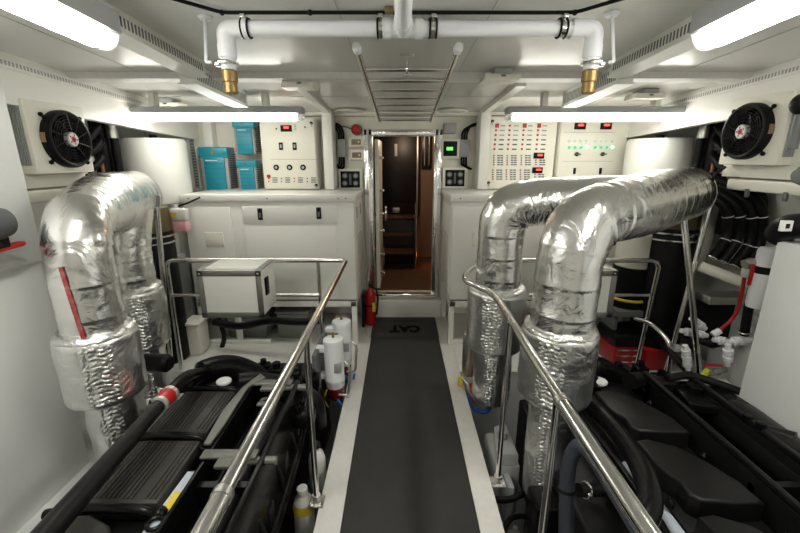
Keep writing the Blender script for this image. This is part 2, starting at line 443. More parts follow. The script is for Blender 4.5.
for i, (px, lbl) in enumerate(((350, 'pale flush ceiling disc left of the ladder foot'), (452, 'pale flush ceiling disc right of the ladder foot'))):
    p = at(px, 109, Z=2.02); z = ceil_z(p.y)
    t = thing('ceiling_speaker', lbl, 'speaker', (p.x, p.y, z-.01), 'flush ceiling discs')
    MB().lathe([(.15, 0), (.15, .006), (.13, .014)][::-1], (p.x, p.y, z-.012)).build('rim', cream, t)
    MB().lathe([(.0, 0), (.12, 0), (.12, .01)], (p.x, p.y, z-.016)).build('grille', ceilm, t)

# ------------------------------------------------------------------ drain pipe under the ceiling
py_, pz_ = 1.66, 2.062
t = thing('drain_pipe', 'white plastic pipe across the ceiling with two brass-ended downturns', 'pipe', (-.05, py_, 1.8))
xa, xb = at(225, 30, Y=py_).x, at(595, 30, Y=py_).x
R = .0275
MB().tube(fillet([(xa, py_, pz_-.14), (xa, py_, pz_), (xb, py_, pz_), (xb, py_, pz_-.14)], .055, 8), R, 20).build('cross_pipe', pvc, t)
for x, s in ((xa, 1), (xb, -1)):
    MB().cyl((x, py_, pz_-.10), (x, py_, pz_-.055), R+.006).cyl((x+s*.055, py_, pz_), (x+s*.09, py_, pz_), R+.006).tube(fillet([(x, py_, pz_-.06), (x, py_, pz_), (x+s*.06, py_, pz_)], .055, 8), R+.004, 20).build('elbow', pvc, t)
    z0 = pz_-.235
    MB().lathe([(.020, 0), (.025, .004), (.025, .040), (.029, .043), (.029, .08), (.024, .085)], (x, py_, z0+.01), n=20).build('brass_nozzle', brass, t)
    MB().torus((x, py_, pz_-.118), R+.004, .006).box(x-s*.05, x-s*.03, py_-.012, py_+.012, pz_-.128, pz_-.108, .002).box(x-.02, x+.02, py_-R-.02, py_-R, pz_-.125, pz_-.112, .002).build('pipe_clip', steel, t)
    MB().cyl((x, py_, pz_-.16), (x, py_, pz_-.13), R*.9).build('spigot', pvc, t)
xc = at(403, 25, Y=py_).x
MB().cyl((xc-.075, py_, pz_), (xc-.045, py_, pz_), R+.008).cyl((xc-.05, py_, pz_), (xc+.05, py_, pz_), R+.004).cyl((xc+.045, py_, pz_), (xc+.075, py_, pz_), R+.008).cyl((xc, py_, pz_), (xc, py_-.07, pz_+.005), R+.006).build('tee_joint', pvc, t)
MB().tube([(xc, py_-.03, pz_), (xc, -.6, pz_+.09)], .029, 20).build('branch_pipe', pvc, t)
for px in (246, 381, 433, 562):
    x = at(px, 25, Y=py_).x
    q = MB().torus((x-.012, py_, pz_), R+.004, .004, (1, 0, 0), 24, 6).torus((x+.012, py_, pz_), R+.004, .004, (1, 0, 0), 24, 6).build('clamp_rubber', plastic, t)
    MB().box(x-.009, x+.009, py_-R-.008, py_+R+.008, pz_+R, pz_+R+.012, .002).lathe([(R+.005, -.007), (R+.005, .007)], (x, py_, pz_), (1, 0, 0)).cyl((x, py_, pz_+R), (x, py_, ceil_z(py_)+.002), .005).build('clamp_strap', steel, t)
for (pa, pb, lbl) in (((205, 15), (211, 64), 'thin white hanger rod beside the left downturn'), ((612, 12), (603, 62), 'thin white hanger rod beside the right downturn')):
    top = at(*pa, Z=2.118); zt = ceil_z(top.y); a = V((top.x, top.y, zt)); s = 1 if top.x < 0 else -1
    b = V(((xa if s > 0 else xb)-s*.055, py_-.02, pz_-.118))
    t = thing('hanger_rod', lbl, 'hanger rod', a, 'hanger rods for the drain pipe')
    MB().lathe([(.028, 0), (.028, -.006), (.02, -.014), (0, -.014)], a).build('ceiling_cup', pvc, t)
    MB().tube(fillet([a, V((b.x-s*.02, b.y, b.z)), b], .02), .006).build('rod', pvc, t)
cyy = 1.64
cz = ceil_z(cyy)-.008
pts = [at(190, 0, Y=cyy), at(222, 14, Y=cyy), at(310, 13, Y=cyy), at(400, 14, Y=cyy), at(575, 13, Y=cyy), at(606, 0, Y=cyy)]
pts = [V((p.x, p.y - (0.14 if i in (0, 5) else 0), ceil_z(cyy)-.010)) for i, p in enumerate(pts)]
t = thing('ceiling_cable', 'thin black cable clipped along the ceiling beside the plastic pipe', 'cable', pts[3])
MB().tube(fillet(pts, .03), .0065, 8).build('cable', hose, t)
for i in (1, 2, 4): MB().ball(pts[i], .010, 10).build('cable_clip', plastic, t)
MB().box(xc-.065, xc-.035, cyy-.04, cyy-.015, ceil_z(cyy)-.022, ceil_z(cyy), .003).build('junction_block', banddark, t)

# ------------------------------------------------------------------ hanging ladder
t = thing('boarding_ladder', 'chrome ladder hung flat under the ceiling with white end caps', 'ladder', (-.03, 2.7, 1.95))
def lad(px, py, d): return at(px, py, d=d)
A0, A1 = lad(357, 49, 1.70), lad(379.5, 121, 3.45)
B0, B1 = lad(458, 49, 1.70), lad(430.5, 121, 3.45)
for P0, P1 in ((A0, A1), (B0, B1)):
    MB().cyl(P0, P1, .0140).build('side_rail', steel, t)
    dv = (P1-P0).normalized()
    MB().lathe([(0, -.035), (.018, -.03), (.02, -.01), (.018, .02)], P0, dv, 16).build('end_cap', pvc, t)
for k in range(8):
    f = .16 + k*.114
    MB().cyl(A0.lerp(A1, f), B0.lerp(B1, f), .0125, n=14).build('rung', steel, t)
mid = A0.lerp(A1, .16).lerp(B0.lerp(B1, .16), .5)
t = thing('ladder_hanger', 'chrome ceiling hanger gripping the first rung of the ladder', 'bracket', mid)
MB().box(mid.x-.035, mid.x+.035, mid.y-.012, mid.y+.012, ceil_z(mid.y)-.012, ceil_z(mid.y)+.001, .003).build('ceiling_plate', steeld, t)
MB().cyl((mid.x, mid.y, mid.z), (mid.x, mid.y, ceil_z(mid.y)-.01), .010).build('stem', steel, t)
MB().torus(mid, .018, .006, (1, 0, 0), 20, 8).box(mid.x-.02, mid.x+.02, mid.y-.006, mid.y+.006, mid.z-.03, mid.z-.02, .002).build('hook', steel, t)

# ------------------------------------------------------------------ cabinets below the panels
def cabinet(x0, x1, lbl, inner, latch_px, plate_px, knobside, leg_x):
    yf = 3.25; t = thing('machinery_cabinet', lbl, 'cabinet', ((x0+x1)/2, 3.62, 0), 'white machinery cabinets either side of the door')
    b = MB().box(x0, x1, yf, 3.99, .42, 1.255, .006); b.build('carcass', white, t)
    MB().box(x0-.02, x1+.02, yf-.015, 3.99, 1.257, 1.315, .008).build('top', white, t)
    base = MB().box(x0, x1, yf, yf+.05, .355, .405, .004).box(x0, x1, 3.9, 3.94, .355, .405)
    for s in (x0, x1-.05): base.box(s, s+.05, yf, 3.94, .355, .405)
    base.build('base_frame', white, t)
    MB().box(x0+.01, x1-.01, yf+.012, 3.95, .405, .42).build('shadow_gap', greyd, t)
    for x in leg_x:
        MB().box(x, x+.045, yf+.003, yf+.045, 0, .355, .003).build('leg', white, t)
        MB().box(x, x+.045, 3.88, 3.92, 0, .355).build('leg', white, t)
    MB().box(x0, x0+.6, yf, yf+.05, 0, .035, .003).build('foot_rail', white, t)
    # hinged front panels
    for (a, b_, c, d_) in latch_px['panels']:
        p, q = at(a, b_, Y=yf), at(c, d_, Y=yf)
        pn = MB().box(p.x, q.x, yf-.008, yf+.001, q.z, p.z, .002).build('front_panel', white, t)
    for (a, b_) in latch_px['latches']:
        p = at(a, b_, Y=yf)
        l = MB().box(p.x-.02, p.x+.02, yf-.014, yf-.006, p.z-.048, p.z+.048, .006).build('latch', plastic, t)
        MB().box(p.x-.009, p.x+.009, yf-.02, yf-.012, p.z-.03, p.z+.012, .003).build('paddle', greyd, l)
    p, q = at(plate_px[0], plate_px[1], Y=yf), at(plate_px[2], plate_px[3], Y=yf)
    pl_ = MB().box(p.x, q.x, yf-.012, yf+.001, q.z, p.z, .003).build('access_plate', cream, t)
    for x in (p.x+.015, q.x-.015):
        for z in (p.z-.015, q.z+.015): MB().cyl((x, yf-.012, z), (x, yf-.015, z), .005, n=10).build('screw', steeld, pl_)
    for x in (x0+.06, (x0+x1)/2, x1-.06, x1-.12): MB().cyl((x, yf-.016, 1.286), (x, yf-.019, 1.286), .006, n=10).build('screw', greyd, t)
    # side towards the door
    xs = x1 if inner > 0 else x0; s = inner
    if knobside == 'latch':
        for y in (3.42, 3.72): MB().box(xs, xs+s*.008, y-.02, y+.02, 1.10, 1.2, .003).build('latch', plastic, t)
        MB().box(xs, xs+s*.006, 3.3, 3.95, .46, 1.22, .002).build('side_panel', white, t)
    else:
        MB().box(xs, xs+s*.006, 3.3, 3.95, .46, 1.22, .002).build('side_panel', white, t)
    pr = MB()
    for i in range(10):
        for j in range(6): pr.cyl((xs+s*.005, 3.45+j*.06, .62+i*.035), (xs+s*.0075, 3.45+j*.06, .62+i*.035), .009, n=8)
    pr.build('vent_hole_pattern', greyd, t)
    return t
cabinet(-1.81, -.43, 'white machinery cabinet left of the door, below the teal chargers', 1,
    {'panels': [(242, 206, 338, 224), (245, 226, 338.5, 299), (192, 207, 240, 299)], 'latches': [(260.5, 214), (319, 213)]}, (205, 232, 225, 247), 'latch', (-1.81, -1.50, -.475))
cabinet(.37, 1.80, 'white machinery cabinet right of the door, below the indicator panels', -1,
    {'panels': [(453, 206, 545, 299), (549, 206, 640, 299)], 'latches': []}, (472.5, 232, 480, 247), 'vent', (.37, 1.0, 1.755))

# ------------------------------------------------------------------ bulkhead electrics, left
YB = 3.76
def charger(px0, py0, px1, py1, lbl):
    p, q = at(px0, py0, Y=YB+.04), at(px1, py1, Y=YB+.04); w = q.x-p.x; h = p.z-q.z; y0 = YB+.04
    t = thing('battery_charger', lbl, 'battery charger', ((p.x+q.x)/2, 3.9, q.z), 'teal battery chargers on the left bulkhead')
    MB().box(p.x+.01, q.x-.01, y0+.02, 3.998, q.z, p.z, .006).build('heat_sink', greym, t)
    fn = MB()
    k = 0
    while q.z+.02+k*.02 < p.z-.05:
        z = q.z+.02+k*.02
        fn.box(p.x+.002, q.x-.002, y0+.03, 3.99, z, z+.008); k += 1
    fn.build('fin_pattern', greyd, t)
    MB().box(p.x, q.x, y0, y0+.1, p.z-h*.24, p.z, .010).build('hood', teal, t)
    MB().box(p.x+w*.14, q.x-w*.14, y0+.005, y0+.03, q.z, p.z-h*.22, .006).build('front_cover', teal, t)
    lv = MB()
    for j in range(5): lv.box(p.x+w*.17, q.x-w*.17, y0+.002, y0+.008, q.z+h*(.14+.12*j), q.z+h*(.14+.12*j)+.004)
    lv.build('louvre_pattern', teald, t)
    MB().box(p.x+w*.22, p.x+w*.62, y0-.001, y0+.006, p.z-h*.32, p.z-h*.295).build('label_strip', sticker, t)
    MB().cyl((p.x+w*.5, y0-.002, p.z-h*.12), (p.x+w*.5, y0+.002, p.z-h*.12), h*.045).build('logo_badge', brass if h > .35 else greyd, t)
charger(197, 147, 231, 190, 'large teal battery charger standing lowest and leftmost on the bulkhead')
charger(231, 119, 256, 154, 'small teal battery charger, the upper one beside the white control cabinet')
charger(235, 160, 258, 190, 'small teal battery charger, the lower one beside the white control cabinet')
# panel behind
struct('trim_13', MB().box(-1.88, -1.80, 3.90, 3.998, 1.32, 2.0, .003), white, 'white upright strip at the end of the bulkhead')
tm_ = thing('wiring_duct', 'upright slotted grey wiring duct beside the large teal charger', 'wiring duct', (-1.86, 3.93, 1.32))
x = at(193.5, 150, Y=3.95).x
MB().box(x-.02, x+.02, 3.93, 3.998, 1.32, 2.0, .003).build('duct_body', greym, tm_)
sl = MB()
for k in range(24): sl.box(x-.012, x+.021, 3.927, 3.932, 1.34+k*.027, 1.352+k*.027)
sl.build('slot_pattern', greyd, tm_)

def panel_box(px0, py0, px1, py1, lbl, nm='control_cabinet', gap=0):
    p, q = at(px0, py0, Y=YB), at(px1, py1, Y=YB)
    q.z = 1.318
    t = thing(nm, lbl, 'control panel', ((p.x+q.x)/2, 3.88, q.z))
    MB().box(p.x, q.x, YB+.02, 3.998, q.z, p.z, .004).build('enclosure', cream, t)
    MB().box(p.x+.006, q.x-.006, YB, YB+.022, q.z+.006, p.z-.006, .006).build('door', cream, t)
    return t, p, q
yf = YB
def on(t, name, px, py, w, h, m, dep=.006, parent=None):
    p = at(px, py, Y=YB)
    return MB().box(p.x-w/2, p.x+w/2, YB-dep, YB+.002, p.z-h/2, p.z+h/2, min(.002, dep*.4)).build(name, m, parent or t)
def ron(t, name, px, py, r, m, dep=.008, n=16):
    p = at(px, py, Y=YB)
    return MB().lathe([(r, -.002), (r, dep*.6), (r*.8, dep), (0, dep)], (p.x, YB, p.z), (0, -1, 0), n).build(name, m, t)
def L1(x, y): return 185+x/5.333, 105+y/5.333
t, p, q = panel_box(258, 118, 318, 190, 'white control cabinet with three round gauges left of the door')
o = on(t, 'display_bezel', *L1(540, 125), .10, .055, plastic); on(t, 'digits', *L1(540, 120), .045, .018, redled, .009, o)
for x in (512, 585): 
    o = on(t, 'rocker_switch', *L1(x, 220), .035, .065, plastic, .008); on(t, 'rocker', *L1(x, 220), .016, .032, greym, .012, o)
for x in (487, 558, 630):
    o = ron(t, 'gauge', *L1(x, 333), .026, plastic, .01); ron(t, 'gauge_face', *L1(x, 333), .015, greym, .012)
on(t, 'lower_panel_seam', *L1(580, 290), .42, .003, greym, .001)
for k, x in enumerate((447, 515, 583, 652)):
    ron(t, 'indicator', *L1(x, 392), .006, red, .006, 10); ron(t, 'indicator', *L1(x, 408), .006, red, .006, 10)
    lg = MB()
    for j in range(4):
        a = at(*L1(x+33, 388+j*8), Y=YB); lg.box(a.x-.022, a.x+.022, YB-.003, YB+.001, a.z-.003, a.z+.003)
    lg.build('legend_pattern', ink, t)
on(t, 'breaker', *L1(447, 380), .03, .028, red, .008)
for x, y in ((673, 97), (700, 428)):
    o = ron(t, 'key_lock', *L1(x, y), .014, plastic, .012); a = at(*L1(x, y), Y=YB)
    MB().box(a.x-.004, a.x+.004, YB-.02, YB-.005, a.z-.03, a.z, .002).build('key', steeld, o)
for x in (487, 640): ron(t, 'indicator', *L1(x, 118 if x > 500 else 127), .008, ink, .005, 10)
lg = MB(); a = at(*L1(588, 120), Y=YB)
for j in range(4): lg.box(a.x-.01, a.x+.01, YB-.002, YB+.001, a.z+.02-j*.014, a.z+.024-j*.014)
lg.build('legend_pattern', ink, t)

# right electrics
def L2(x, y): return 475+x/5.333, 105+y/5.333
t, p, q = panel_box(483.5, 116, 552, 188, 'white alarm cabinet with rows of red indicators right of the door', 'alarm_cabinet')
for c, x in enumerate((118, 190, 265, 342)):
    for r_ in range(6):
        y = 110 + r_*25; xx = x - r_*2.2
        if r_ == 0 and c != 1: on(t, 'breaker', *L2(xx, y), .034, .036, red, .007)
        else: on(t, 'red_indicator', *L2(xx-4, y), .018, .016, red, .005)
        on(t, 'legend_pattern', *L2(xx+30, y+1), .042, .011, greym if r_ < 3 else ink, .002)
    for blk, y0 in enumerate((270, 347)):
        xx = x - 18 - blk*5
        n0 = 2 if c == 3 else 0
        for r_ in range(n0, 5):
            on(t, 'red_indicator' if (r_ + c) % 2 else 'black_indicator', *L2(xx, y0+r_*12), .014, .010, red if (r_+c) % 2 else ink, .005)
        lg = MB()
        for r_ in range(n0, 5):
            for s in (0, 1):
                a = at(*L2(xx+26+s*17, y0+r_*12), Y=YB); lg.box(a.x-.012, a.x+.012, YB-.002, YB+.001, a.z-.0055, a.z+.0045)
        lg.build('legend_pattern', ink, t)
for x, y in ((340, 270), (332, 348)):
    o = on(t, 'display_bezel', *L2(x, y), .095, .052, plastic, .010); on(t, 'digits', *L2(x+6, y-3), .045, .016, redled, .013, o)
for x, y in ((93, 87), (72, 415)):
    o = ron(t, 'key_lock', *L2(x, y), .014, plastic, .012); a = at(*L2(x, y), Y=YB)
    MB().box(a.x-.004, a.x+.004, YB-.02, YB-.005, a.z-.03, a.z, .002).build('key', steeld, o)
t, p, q = panel_box(561.5, 116, 621, 188, 'white control cabinet with green lamps and two red digital displays on the far right', 'lamp_control_cabinet')
for x in (560, 698):
    o = on(t, 'display_bezel', *L2(x, 113), .10, .055, plastic, .010); on(t, 'digits', *L2(x+3, 107), .05, .018, redled, .013, o)
    for k in range(4):
        ron(t, 'lamp', *L2(x-58+k*31, 191), .013, mint if False else clearled, .010, 12)
        ron(t, 'lamp', *L2(x-58+k*31, 226), .013, greenled if k < 3 else mint, .010, 12)
    o = ron(t, 'rotary_switch', *L2(x-18, 262), .018, plastic, .016); a = at(*L2(x-18, 262), Y=YB)
    MB().box(a.x-.03, a.x+.03, YB-.024, YB-.012, a.z-.006, a.z+.006, .003).build('pointer', greyd, o)
    on(t, 'rocker_switch', *L2(x-30, 352), .022, .055, plastic, .008)
on(t, 'panel_seam', *L2(610, 145), .46, .003, greym, .001); on(t, 'panel_seam', *L2(600, 300), .46, .003, greym, .001)
for x, y in ((768, 80),):
    o = ron(t, 'key_lock', *L2(x, y), .014, plastic, .012)

# things beside the door
YW = 3.998
def wbox(name, lbl, cat, px0, py0, px1, py1, dep, m, group=None, root=None):
    y = YW-dep; p, q = at(px0, py0, Y=y), at(px1, py1, Y=y)
    t = root or thing(name, lbl, cat, ((p.x+q.x)/2, YW, q.z), group)
    MB().box(p.x, q.x, y, YW, q.z, p.z, .005).build('case', m, t)
    return t, p, q, y
def inb(t, name, px, py, w, h, y, m, dep=.006, rnd=False, parent=None):
    a = at(px, py, Y=y)
    if rnd: return MB().lathe([(w/2, -.001), (w/2, dep), (0, dep)], (a.x, y, a.z), (0, -1, 0), 16).build(name, m, parent or t)
    return MB().box(a.x-w/2, a.x+w/2, y-dep, y+.001, a.z-h/2, a.z+h/2, .0015).build(name, m, parent or t)
def L3(x, y): return 330+x/5.333, 105+y/5.333
def L4(x, y): return 400+x/5.333, 105+y/5.333
for lbl, cxy, pf in (('gauge cluster with four dials left of the doorway', (108, 397), L3), ('gauge cluster with four dials right of the doorway', (293, 390), L4)):
    cx, cy = pf(*cxy)
    t, p, q, y = wbox('gauge_cluster', 'square cream-framed '+lbl, 'gauges', cx-12, cy-10.5, cx+12, cy+10.5, .05, cream, 'square gauge clusters beside the door')
    inb(t, 'gauge_plate', cx, cy, .185, .155, y, plastic, .006)
    for dx in (-5.4, 5.4):
        for dy in (-3.6, 3.8):
            o = inb(t, 'dial', cx+dx, cy+dy, .052, 0, y-.006, greyd, .006, True); inb(t, 'dial_face', cx+dx, cy+dy, .03, 0, y-.012, greym, .002, True)
    inb(t, 'legend_pattern', cx, cy, .02, .1, y-.006, greyd, .002)
for (cx, cy), lbl in (((139, 197), 'small cream push-button box left of the door, the upper one'), ((143, 267), 'small cream push-button box left of the door, the lower one')):
    a, b = L3(cx, cy)
    t, p, q, y = wbox('switch_box', lbl, 'switch box', a-7.5, b-5, a+7.5, b+5, .05, cream, 'cream switch boxes left of the door')
    inb(t, 'face_plate', a, b, .09, .05, y, yellow if False else tan, .004); inb(t, 'button', a-2.5, b, .016, 0, y-.004, greyd, .008, True); inb(t, 'button', a+2.5, b, .016, 0, y-.004, sticker, .006, True)
a, b = L3(138, 130); pp = at(a, b, Y=3.93)
t = thing('alarm_beacon', 'round red alarm beacon on the bulkhead left of the doorway', 'alarm light', (pp.x, YW, pp.z-.05))
MB().lathe([(.05, 0), (.05, .03), (.045, .035)], (pp.x, YW, pp.z), (0, -1, 0)).build('base', greyd, t)
MB().ball((pp.x, 3.945, pp.z), .045, 20).build('red_dome', red, t)
MB().tube(spline([(pp.x-.03, 3.985, pp.z), (pp.x-.12, 3.985, pp.z+.03), (pp.x-.2, 3.985, pp.z+.01), (pp.x-.22, 3.985, pp.z-.06)]), .006, 8).build('lead', greyd, t)
def cable_box(cx, y0, y1, lbl, s):
    t, p, q, y = wbox('cable_gland_box', lbl, 'junction box', cx-4.5, y0, cx+4.5, y1, .07, greym, 'grey cable boxes beside the door')
    inb(t, 'cover_plate', cx, (y0+y1)/2, .05, .11, y, greyd if False else greym, .004)
    for k in (-1, 0, 1):
        x = (p.x+q.x)/2+k*.022
        MB().tube(spline([(x, 3.955, p.z-.01), (x, 3.94, p.z+.06), (x-s*.03, 3.95, p.z+.11+.012*k), (x-s*.08, 3.97, p.z+.13+.012*k), (x-s*.12, 3.97, p.z+.14+.01*k)]), .010, 10).build('cable', hose, t)
        MB().tube(spline([(x, 3.955, q.z+.01), (x, 3.94, q.z-.05), (x-s*.01, 3.95, q.z-.085-.012*k), (x-s*.06, 3.97, q.z-.10-.012*k)]), .010, 10).build('cable', hose, t)
cable_box(341, 139, 157, 'grey cable box with black cables left of the door', 1)
cable_box(464.5, 139.5, 157, 'grey cable box with black cables right of the door', -1)
a, b = L4(268, 233)
t, p, q, y = wbox('display_unit', 'black-framed unit with a green display right of the doorway', 'display', a-8, b-9.5, a+9, b+10, .06, cream)
o = inb(t, 'black_frame', a, b, .13, .135, y, plastic, .006); inb(t, 'green_screen', a-.5, b, .06, .03, y-.006, lcd, .003, parent=o)
a, b = L4(268, 122)
t, p, q, y = wbox('sensor_box', 'blank grey rounded box high on the bulkhead right of the doorway', 'sensor', a-6, b-5, a+6, b+5.5, .07, greym)
inb(t, 'lid', a, b, .09, .075, y, greym, .006)

# ------------------------------------------------------------------ walkway mats, extinguisher
tag(MB().box(-.32, .30, -1.15, 3.38, .001, .008, .003).build('rubber_runner', rubber), 'long dark ribbed rubber runner down the middle of the walkway', 'mat')
t = thing('door_mat', 'black rubber mat with upside-down CAT lettering at the foot of the door step', 'mat', (-.01, 3.62, .001))
MB().box(-.325, .305, 3.38, 3.85, .001, .012, .003).build('mat_body', rubber, t)
M_ = Matrix.Translation((-.005, 3.56, .0135)) @ Matrix.Rotation(PI, 4, 'Z')
text('CAT', .20, M_ @ Matrix.Diagonal((.72, 1, 1, 1)), matdark, 'lettering', t, bold=.011)
text('Marine Power', .045, Matrix.Translation((-.005, 3.74, .0135)) @ Matrix.Rotation(PI, 4, 'Z'), matdark, 'lettering', t)

ex = V((-.345, 3.70, 0))
t = thing('fire_extinguisher', 'red fire extinguisher standing left of the door step', 'fire extinguisher', ex)
MB().lathe([(.0, .0), (.045, 0), (.052, .012), (.052, .30), (.045, .34), (.022, .37), (.018, .39), (0, .39)], ex).build('cylinder', red, t)
MB().lathe([(.0, .385), (.018, .385), (.018, .42), (0, .42)], ex).box(ex.x-.012, ex.x+.012, ex.y-.08, ex.y+.02, .42, .432, .003).box(ex.x-.012, ex.x+.012, ex.y-.07, ex.y, .445, .455, .003).build('valve_and_lever', plastic, t)
MB().tube(spline([ex+V((.0, -.02, .40)), ex+V((.055, -.05, .38)), ex+V((.075, -.04, .28)), ex+V((.06, -.045, .12))]), .009, 10).build('hose', hose, t)
MB().box(ex.x+.02, ex.x+.05, ex.y-.05, ex.y-.03, .15, .24, .002).build('label_band', yellow, t)
MB().lathe([(.0545, .20), (.0545, .215)], ex).build('strap', plastic, t)
t = thing('extinguisher_bracket', 'black wall bracket holding the red extinguisher beside the cabinet', 'bracket', (-.405, 3.7, .05))
MB().box(-.425, -.40, 3.62, 3.80, .0, .33, .004).build('back_plate', plastic, t)

# ------------------------------------------------------------------ guard rails
RZ = .885
def rail_thing(lbl, loc): return thing('guard_rail', lbl, 'guard rail', loc, 'polished steel guard rails')
t = rail_thing('polished steel guard rail along the left side of the walkway and round its engine', (-.44, 1.5, 0))
YR = 2.80
xe = at(166, 262, Y=YR).x
MB().tube(fillet([(-.445, -.5, RZ), (-.445, YR, RZ), (xe, YR, RZ), (xe-.02, YR+.02, 0)], .06), .0175, 18).build('top_rail', steel, t)
MB().tube([(-.445, -.5, RZ), (-.445, .72, RZ)], .0215, 18).build('sleeve', steel, t)
MB().tube([(-.445, .705, RZ), (-.445, .725, RZ)], .0235, 18).build('collar', steeld, t)
def post(t, x, y, z1, r=.0135):
    p = MB().cyl((x, y, 0), (x, y, z1), r).build('post', steel, t)
    f = MB().box(x-.035, x+.035, y-.035, y+.035, 0, .008, .002).cyl((x, y, 0), (x, y, .045), r+.006).build('foot_plate', steeld, p)
    for a in (-1, 1): MB().lathe([(.009, 0), (.009, .006), (0, .009)], (x+a*.024, y-.02, .008), n=6).build('foot_bolt', steel, p)
post(t, -.455, 1.56, RZ)
post(t, -.65, YR+.01, RZ)
MB().cyl((xe, YR, .62), (-.65, YR, .62), .013).build('lower_rail', steel, t)

t = rail_thing('polished steel guard rail along the right side of the walkway with a looped far end', (.44, 1.5, 0))
xe2 = at(660, 258, Y=YR).x
loop = [(.435, -.5, RZ), (.44, 1.2, RZ), (.455, 1.98, RZ)] + [tuple(at(478, 283, d=2.3)), tuple(at(466, 276, d=2.42)), tuple(at(468, 268, d=2.6)), tuple(at(478, 262, d=2.78)), (.52, YR-.02, RZ), (.75, YR, RZ)]
loop = [(a[0], a[1], RZ) for a in loop]
sp_ = spline(loop, 8)
MB().tube(sp_+[V((1.2, YR, RZ)), V((xe2-.06, YR, RZ)), V((xe2-.02, YR, RZ-.012)), V((xe2, YR, RZ-.05)), V((xe2-.02, YR, .35)), V((xe2-.04, YR, 0))], .0175, 18).build('top_rail', steel, t)
MB().tube([(.435, -.5, RZ), (.4375, 1.06, RZ)], .0215, 18).build('sleeve', steel, t)
MB().tube([(.4375, 1.05, RZ), (.4375, 1.075, RZ)], .0245, 18).build('collar', steeld, t)
post(t, .443, 1.68, RZ)
post(t, .44, 1.10, RZ)
MB().cyl((.452, -.5, .835), (.452, 1.10, .835), .008).build('lower_rail', steel, t)
MB().cyl((.9, YR, .62), (xe2-.03, YR, .62), .013).build('lower_rail', steel, t)
t = rail_thing('short bent steel rail low beside the red tool case, outboard of the right pipes', (1.9, 2.7, 0))
pp = [at(634, 318, Y=YR), at(650, 322, Y=2.76), at(672, 343, Y=2.6), at(667, 385, Y=2.55)]
pp.append(V((pp[-1].x, pp[-1].y, -.04)))
MB().tube(fillet(pp, .09), .0165, 16).build('bent_tube', steel, t)

# ------------------------------------------------------------------ flight cases on the rails
def flight_case(x0, x1, y0, y1, z0, z1, lbl, side):
    t = thing('equipment_case', lbl, 'equipment case', ((x0+x1)/2, (y0+y1)/2, z0), 'white cases with grey metal edging')
    MB().box(x0+.006, x1-.006, y0+.006, y1-.006, z0+.006, z1-.006, .01).build('shell', white, t)
    e = MB(); w = .036
    for z in (z0, z1-w):
        e.box(x0, x1, y0, y0+.008, z, z+w, .002)
    for x in (x0, x1-w): e.box(x, x+w, y0, y0+.008, z0, z1, .002)
    e.build('front_edging', alu, t)
    for x in (x0, x1-w): MB().box(x, x+w, y0, y1, z1-.004, z1+.003, .001).build('lid_edging', alu, t)
    MB().box(x0+w, x1-w, y0+.04, y1-.02, z1-.006, z1+.008, .004).build('lid', white, t)
    xs = x1 if side > 0 else x0
    o = MB().box(xs-side*.006, xs+side*.006, y0+.07, y0+.13, z0+.13, z0+.25, .004).build('side_handle', plastic, t)
    for x in (x0+w/2, x1-w/2):
        for z in (z0+w/2, z1-w/2): MB().lathe([(.008, 0), (.007, .003), (0, .004)], (x, y0, z), (0, -1, 0), 10).build('rivet', steel, t)
flight_case(-1.355, -.945, 2.45, 2.75, .585, .905, 'white equipment case with grey metal edging hung on the left rail', 1)
flight_case(.93, 1.335, 2.45, 2.75, .585, .905, 'white equipment case with grey metal edging hung on the rail behind the right pipes', -1)

# ------------------------------------------------------------------ foil-wrapped exhaust pipes
def resample(pts, step=.008):
    out = [pts[0]]; acc = 0
    for a, b in zip(pts, pts[1:]):
        L = (b-a).length; n = max(1, int(round(L/step)))
        for i in range(1, n+1): out.append(a.lerp(b, i/n))
    return out
def foil_pipe(pts, rfun, seam, seed, amp=.0035):
    P = resample(pts); n = len(P); mb = MB(); s = [0]
    for a, b in zip(P, P[1:]): s.append(s[-1]+(b-a).length)
    T = s[-1]
    fr = frames(P)
    def disp(p, i, a):
        f = (s[i] % seam)/seam
        ridge = .0034*max(0, 1-f/.35)-(.0008 if f > .93 else 0)
        k = noise.noise(V((p.x*9+seed, p.y*9, p.z*9)))*amp + noise.noise(V((p.x*25, p.y*25+seed, p.z*25)))*amp*.45
        # wrinkles on the inner side of bends
        if 1 < i < n-2:
            curv = (fr[min(i+3, n-1)][0]-fr[max(i-3, 0)][0])
            inner = max(0, curv.dot((p-P[i]).normalized()))*2.2
            k += inner*.016*math.sin(s[i]*150+6*noise.noise(p*12)) + abs(noise.noise(p*18))*inner*.02
        if s[i]/T > .42: ridge *= .35
        return ridge+k
    rr = [rfun(s[i]/T) for i in range(n)]
    mb.tube(P, rr, 56, True, disp)
    return mb
def jacket(c0, c1, r, seed, mb=None, crinkle=.008, top_roll=True):
    """padded lagging sleeve round a pipe, top rolled over"""
    P = resample([V(c0), V(c1)], .008); n = len(P); rr = []
    for i in range(n):
        f = i/(n-1); e = min(f, 1-f)*(n-1)*.008
        q = min(1, e/.035); rr.append(r*(.80+.20*math.sqrt(max(0, 1-(1-q)**2))))
    def disp(p, i, a):
        return noise.noise(p*11+V((seed, 0, 0)))*crinkle + abs(noise.noise(p*30+V((0, seed, 0))))*crinkle*.6
    m = MB(); m.tube(P, rr, 60, True, disp); return m
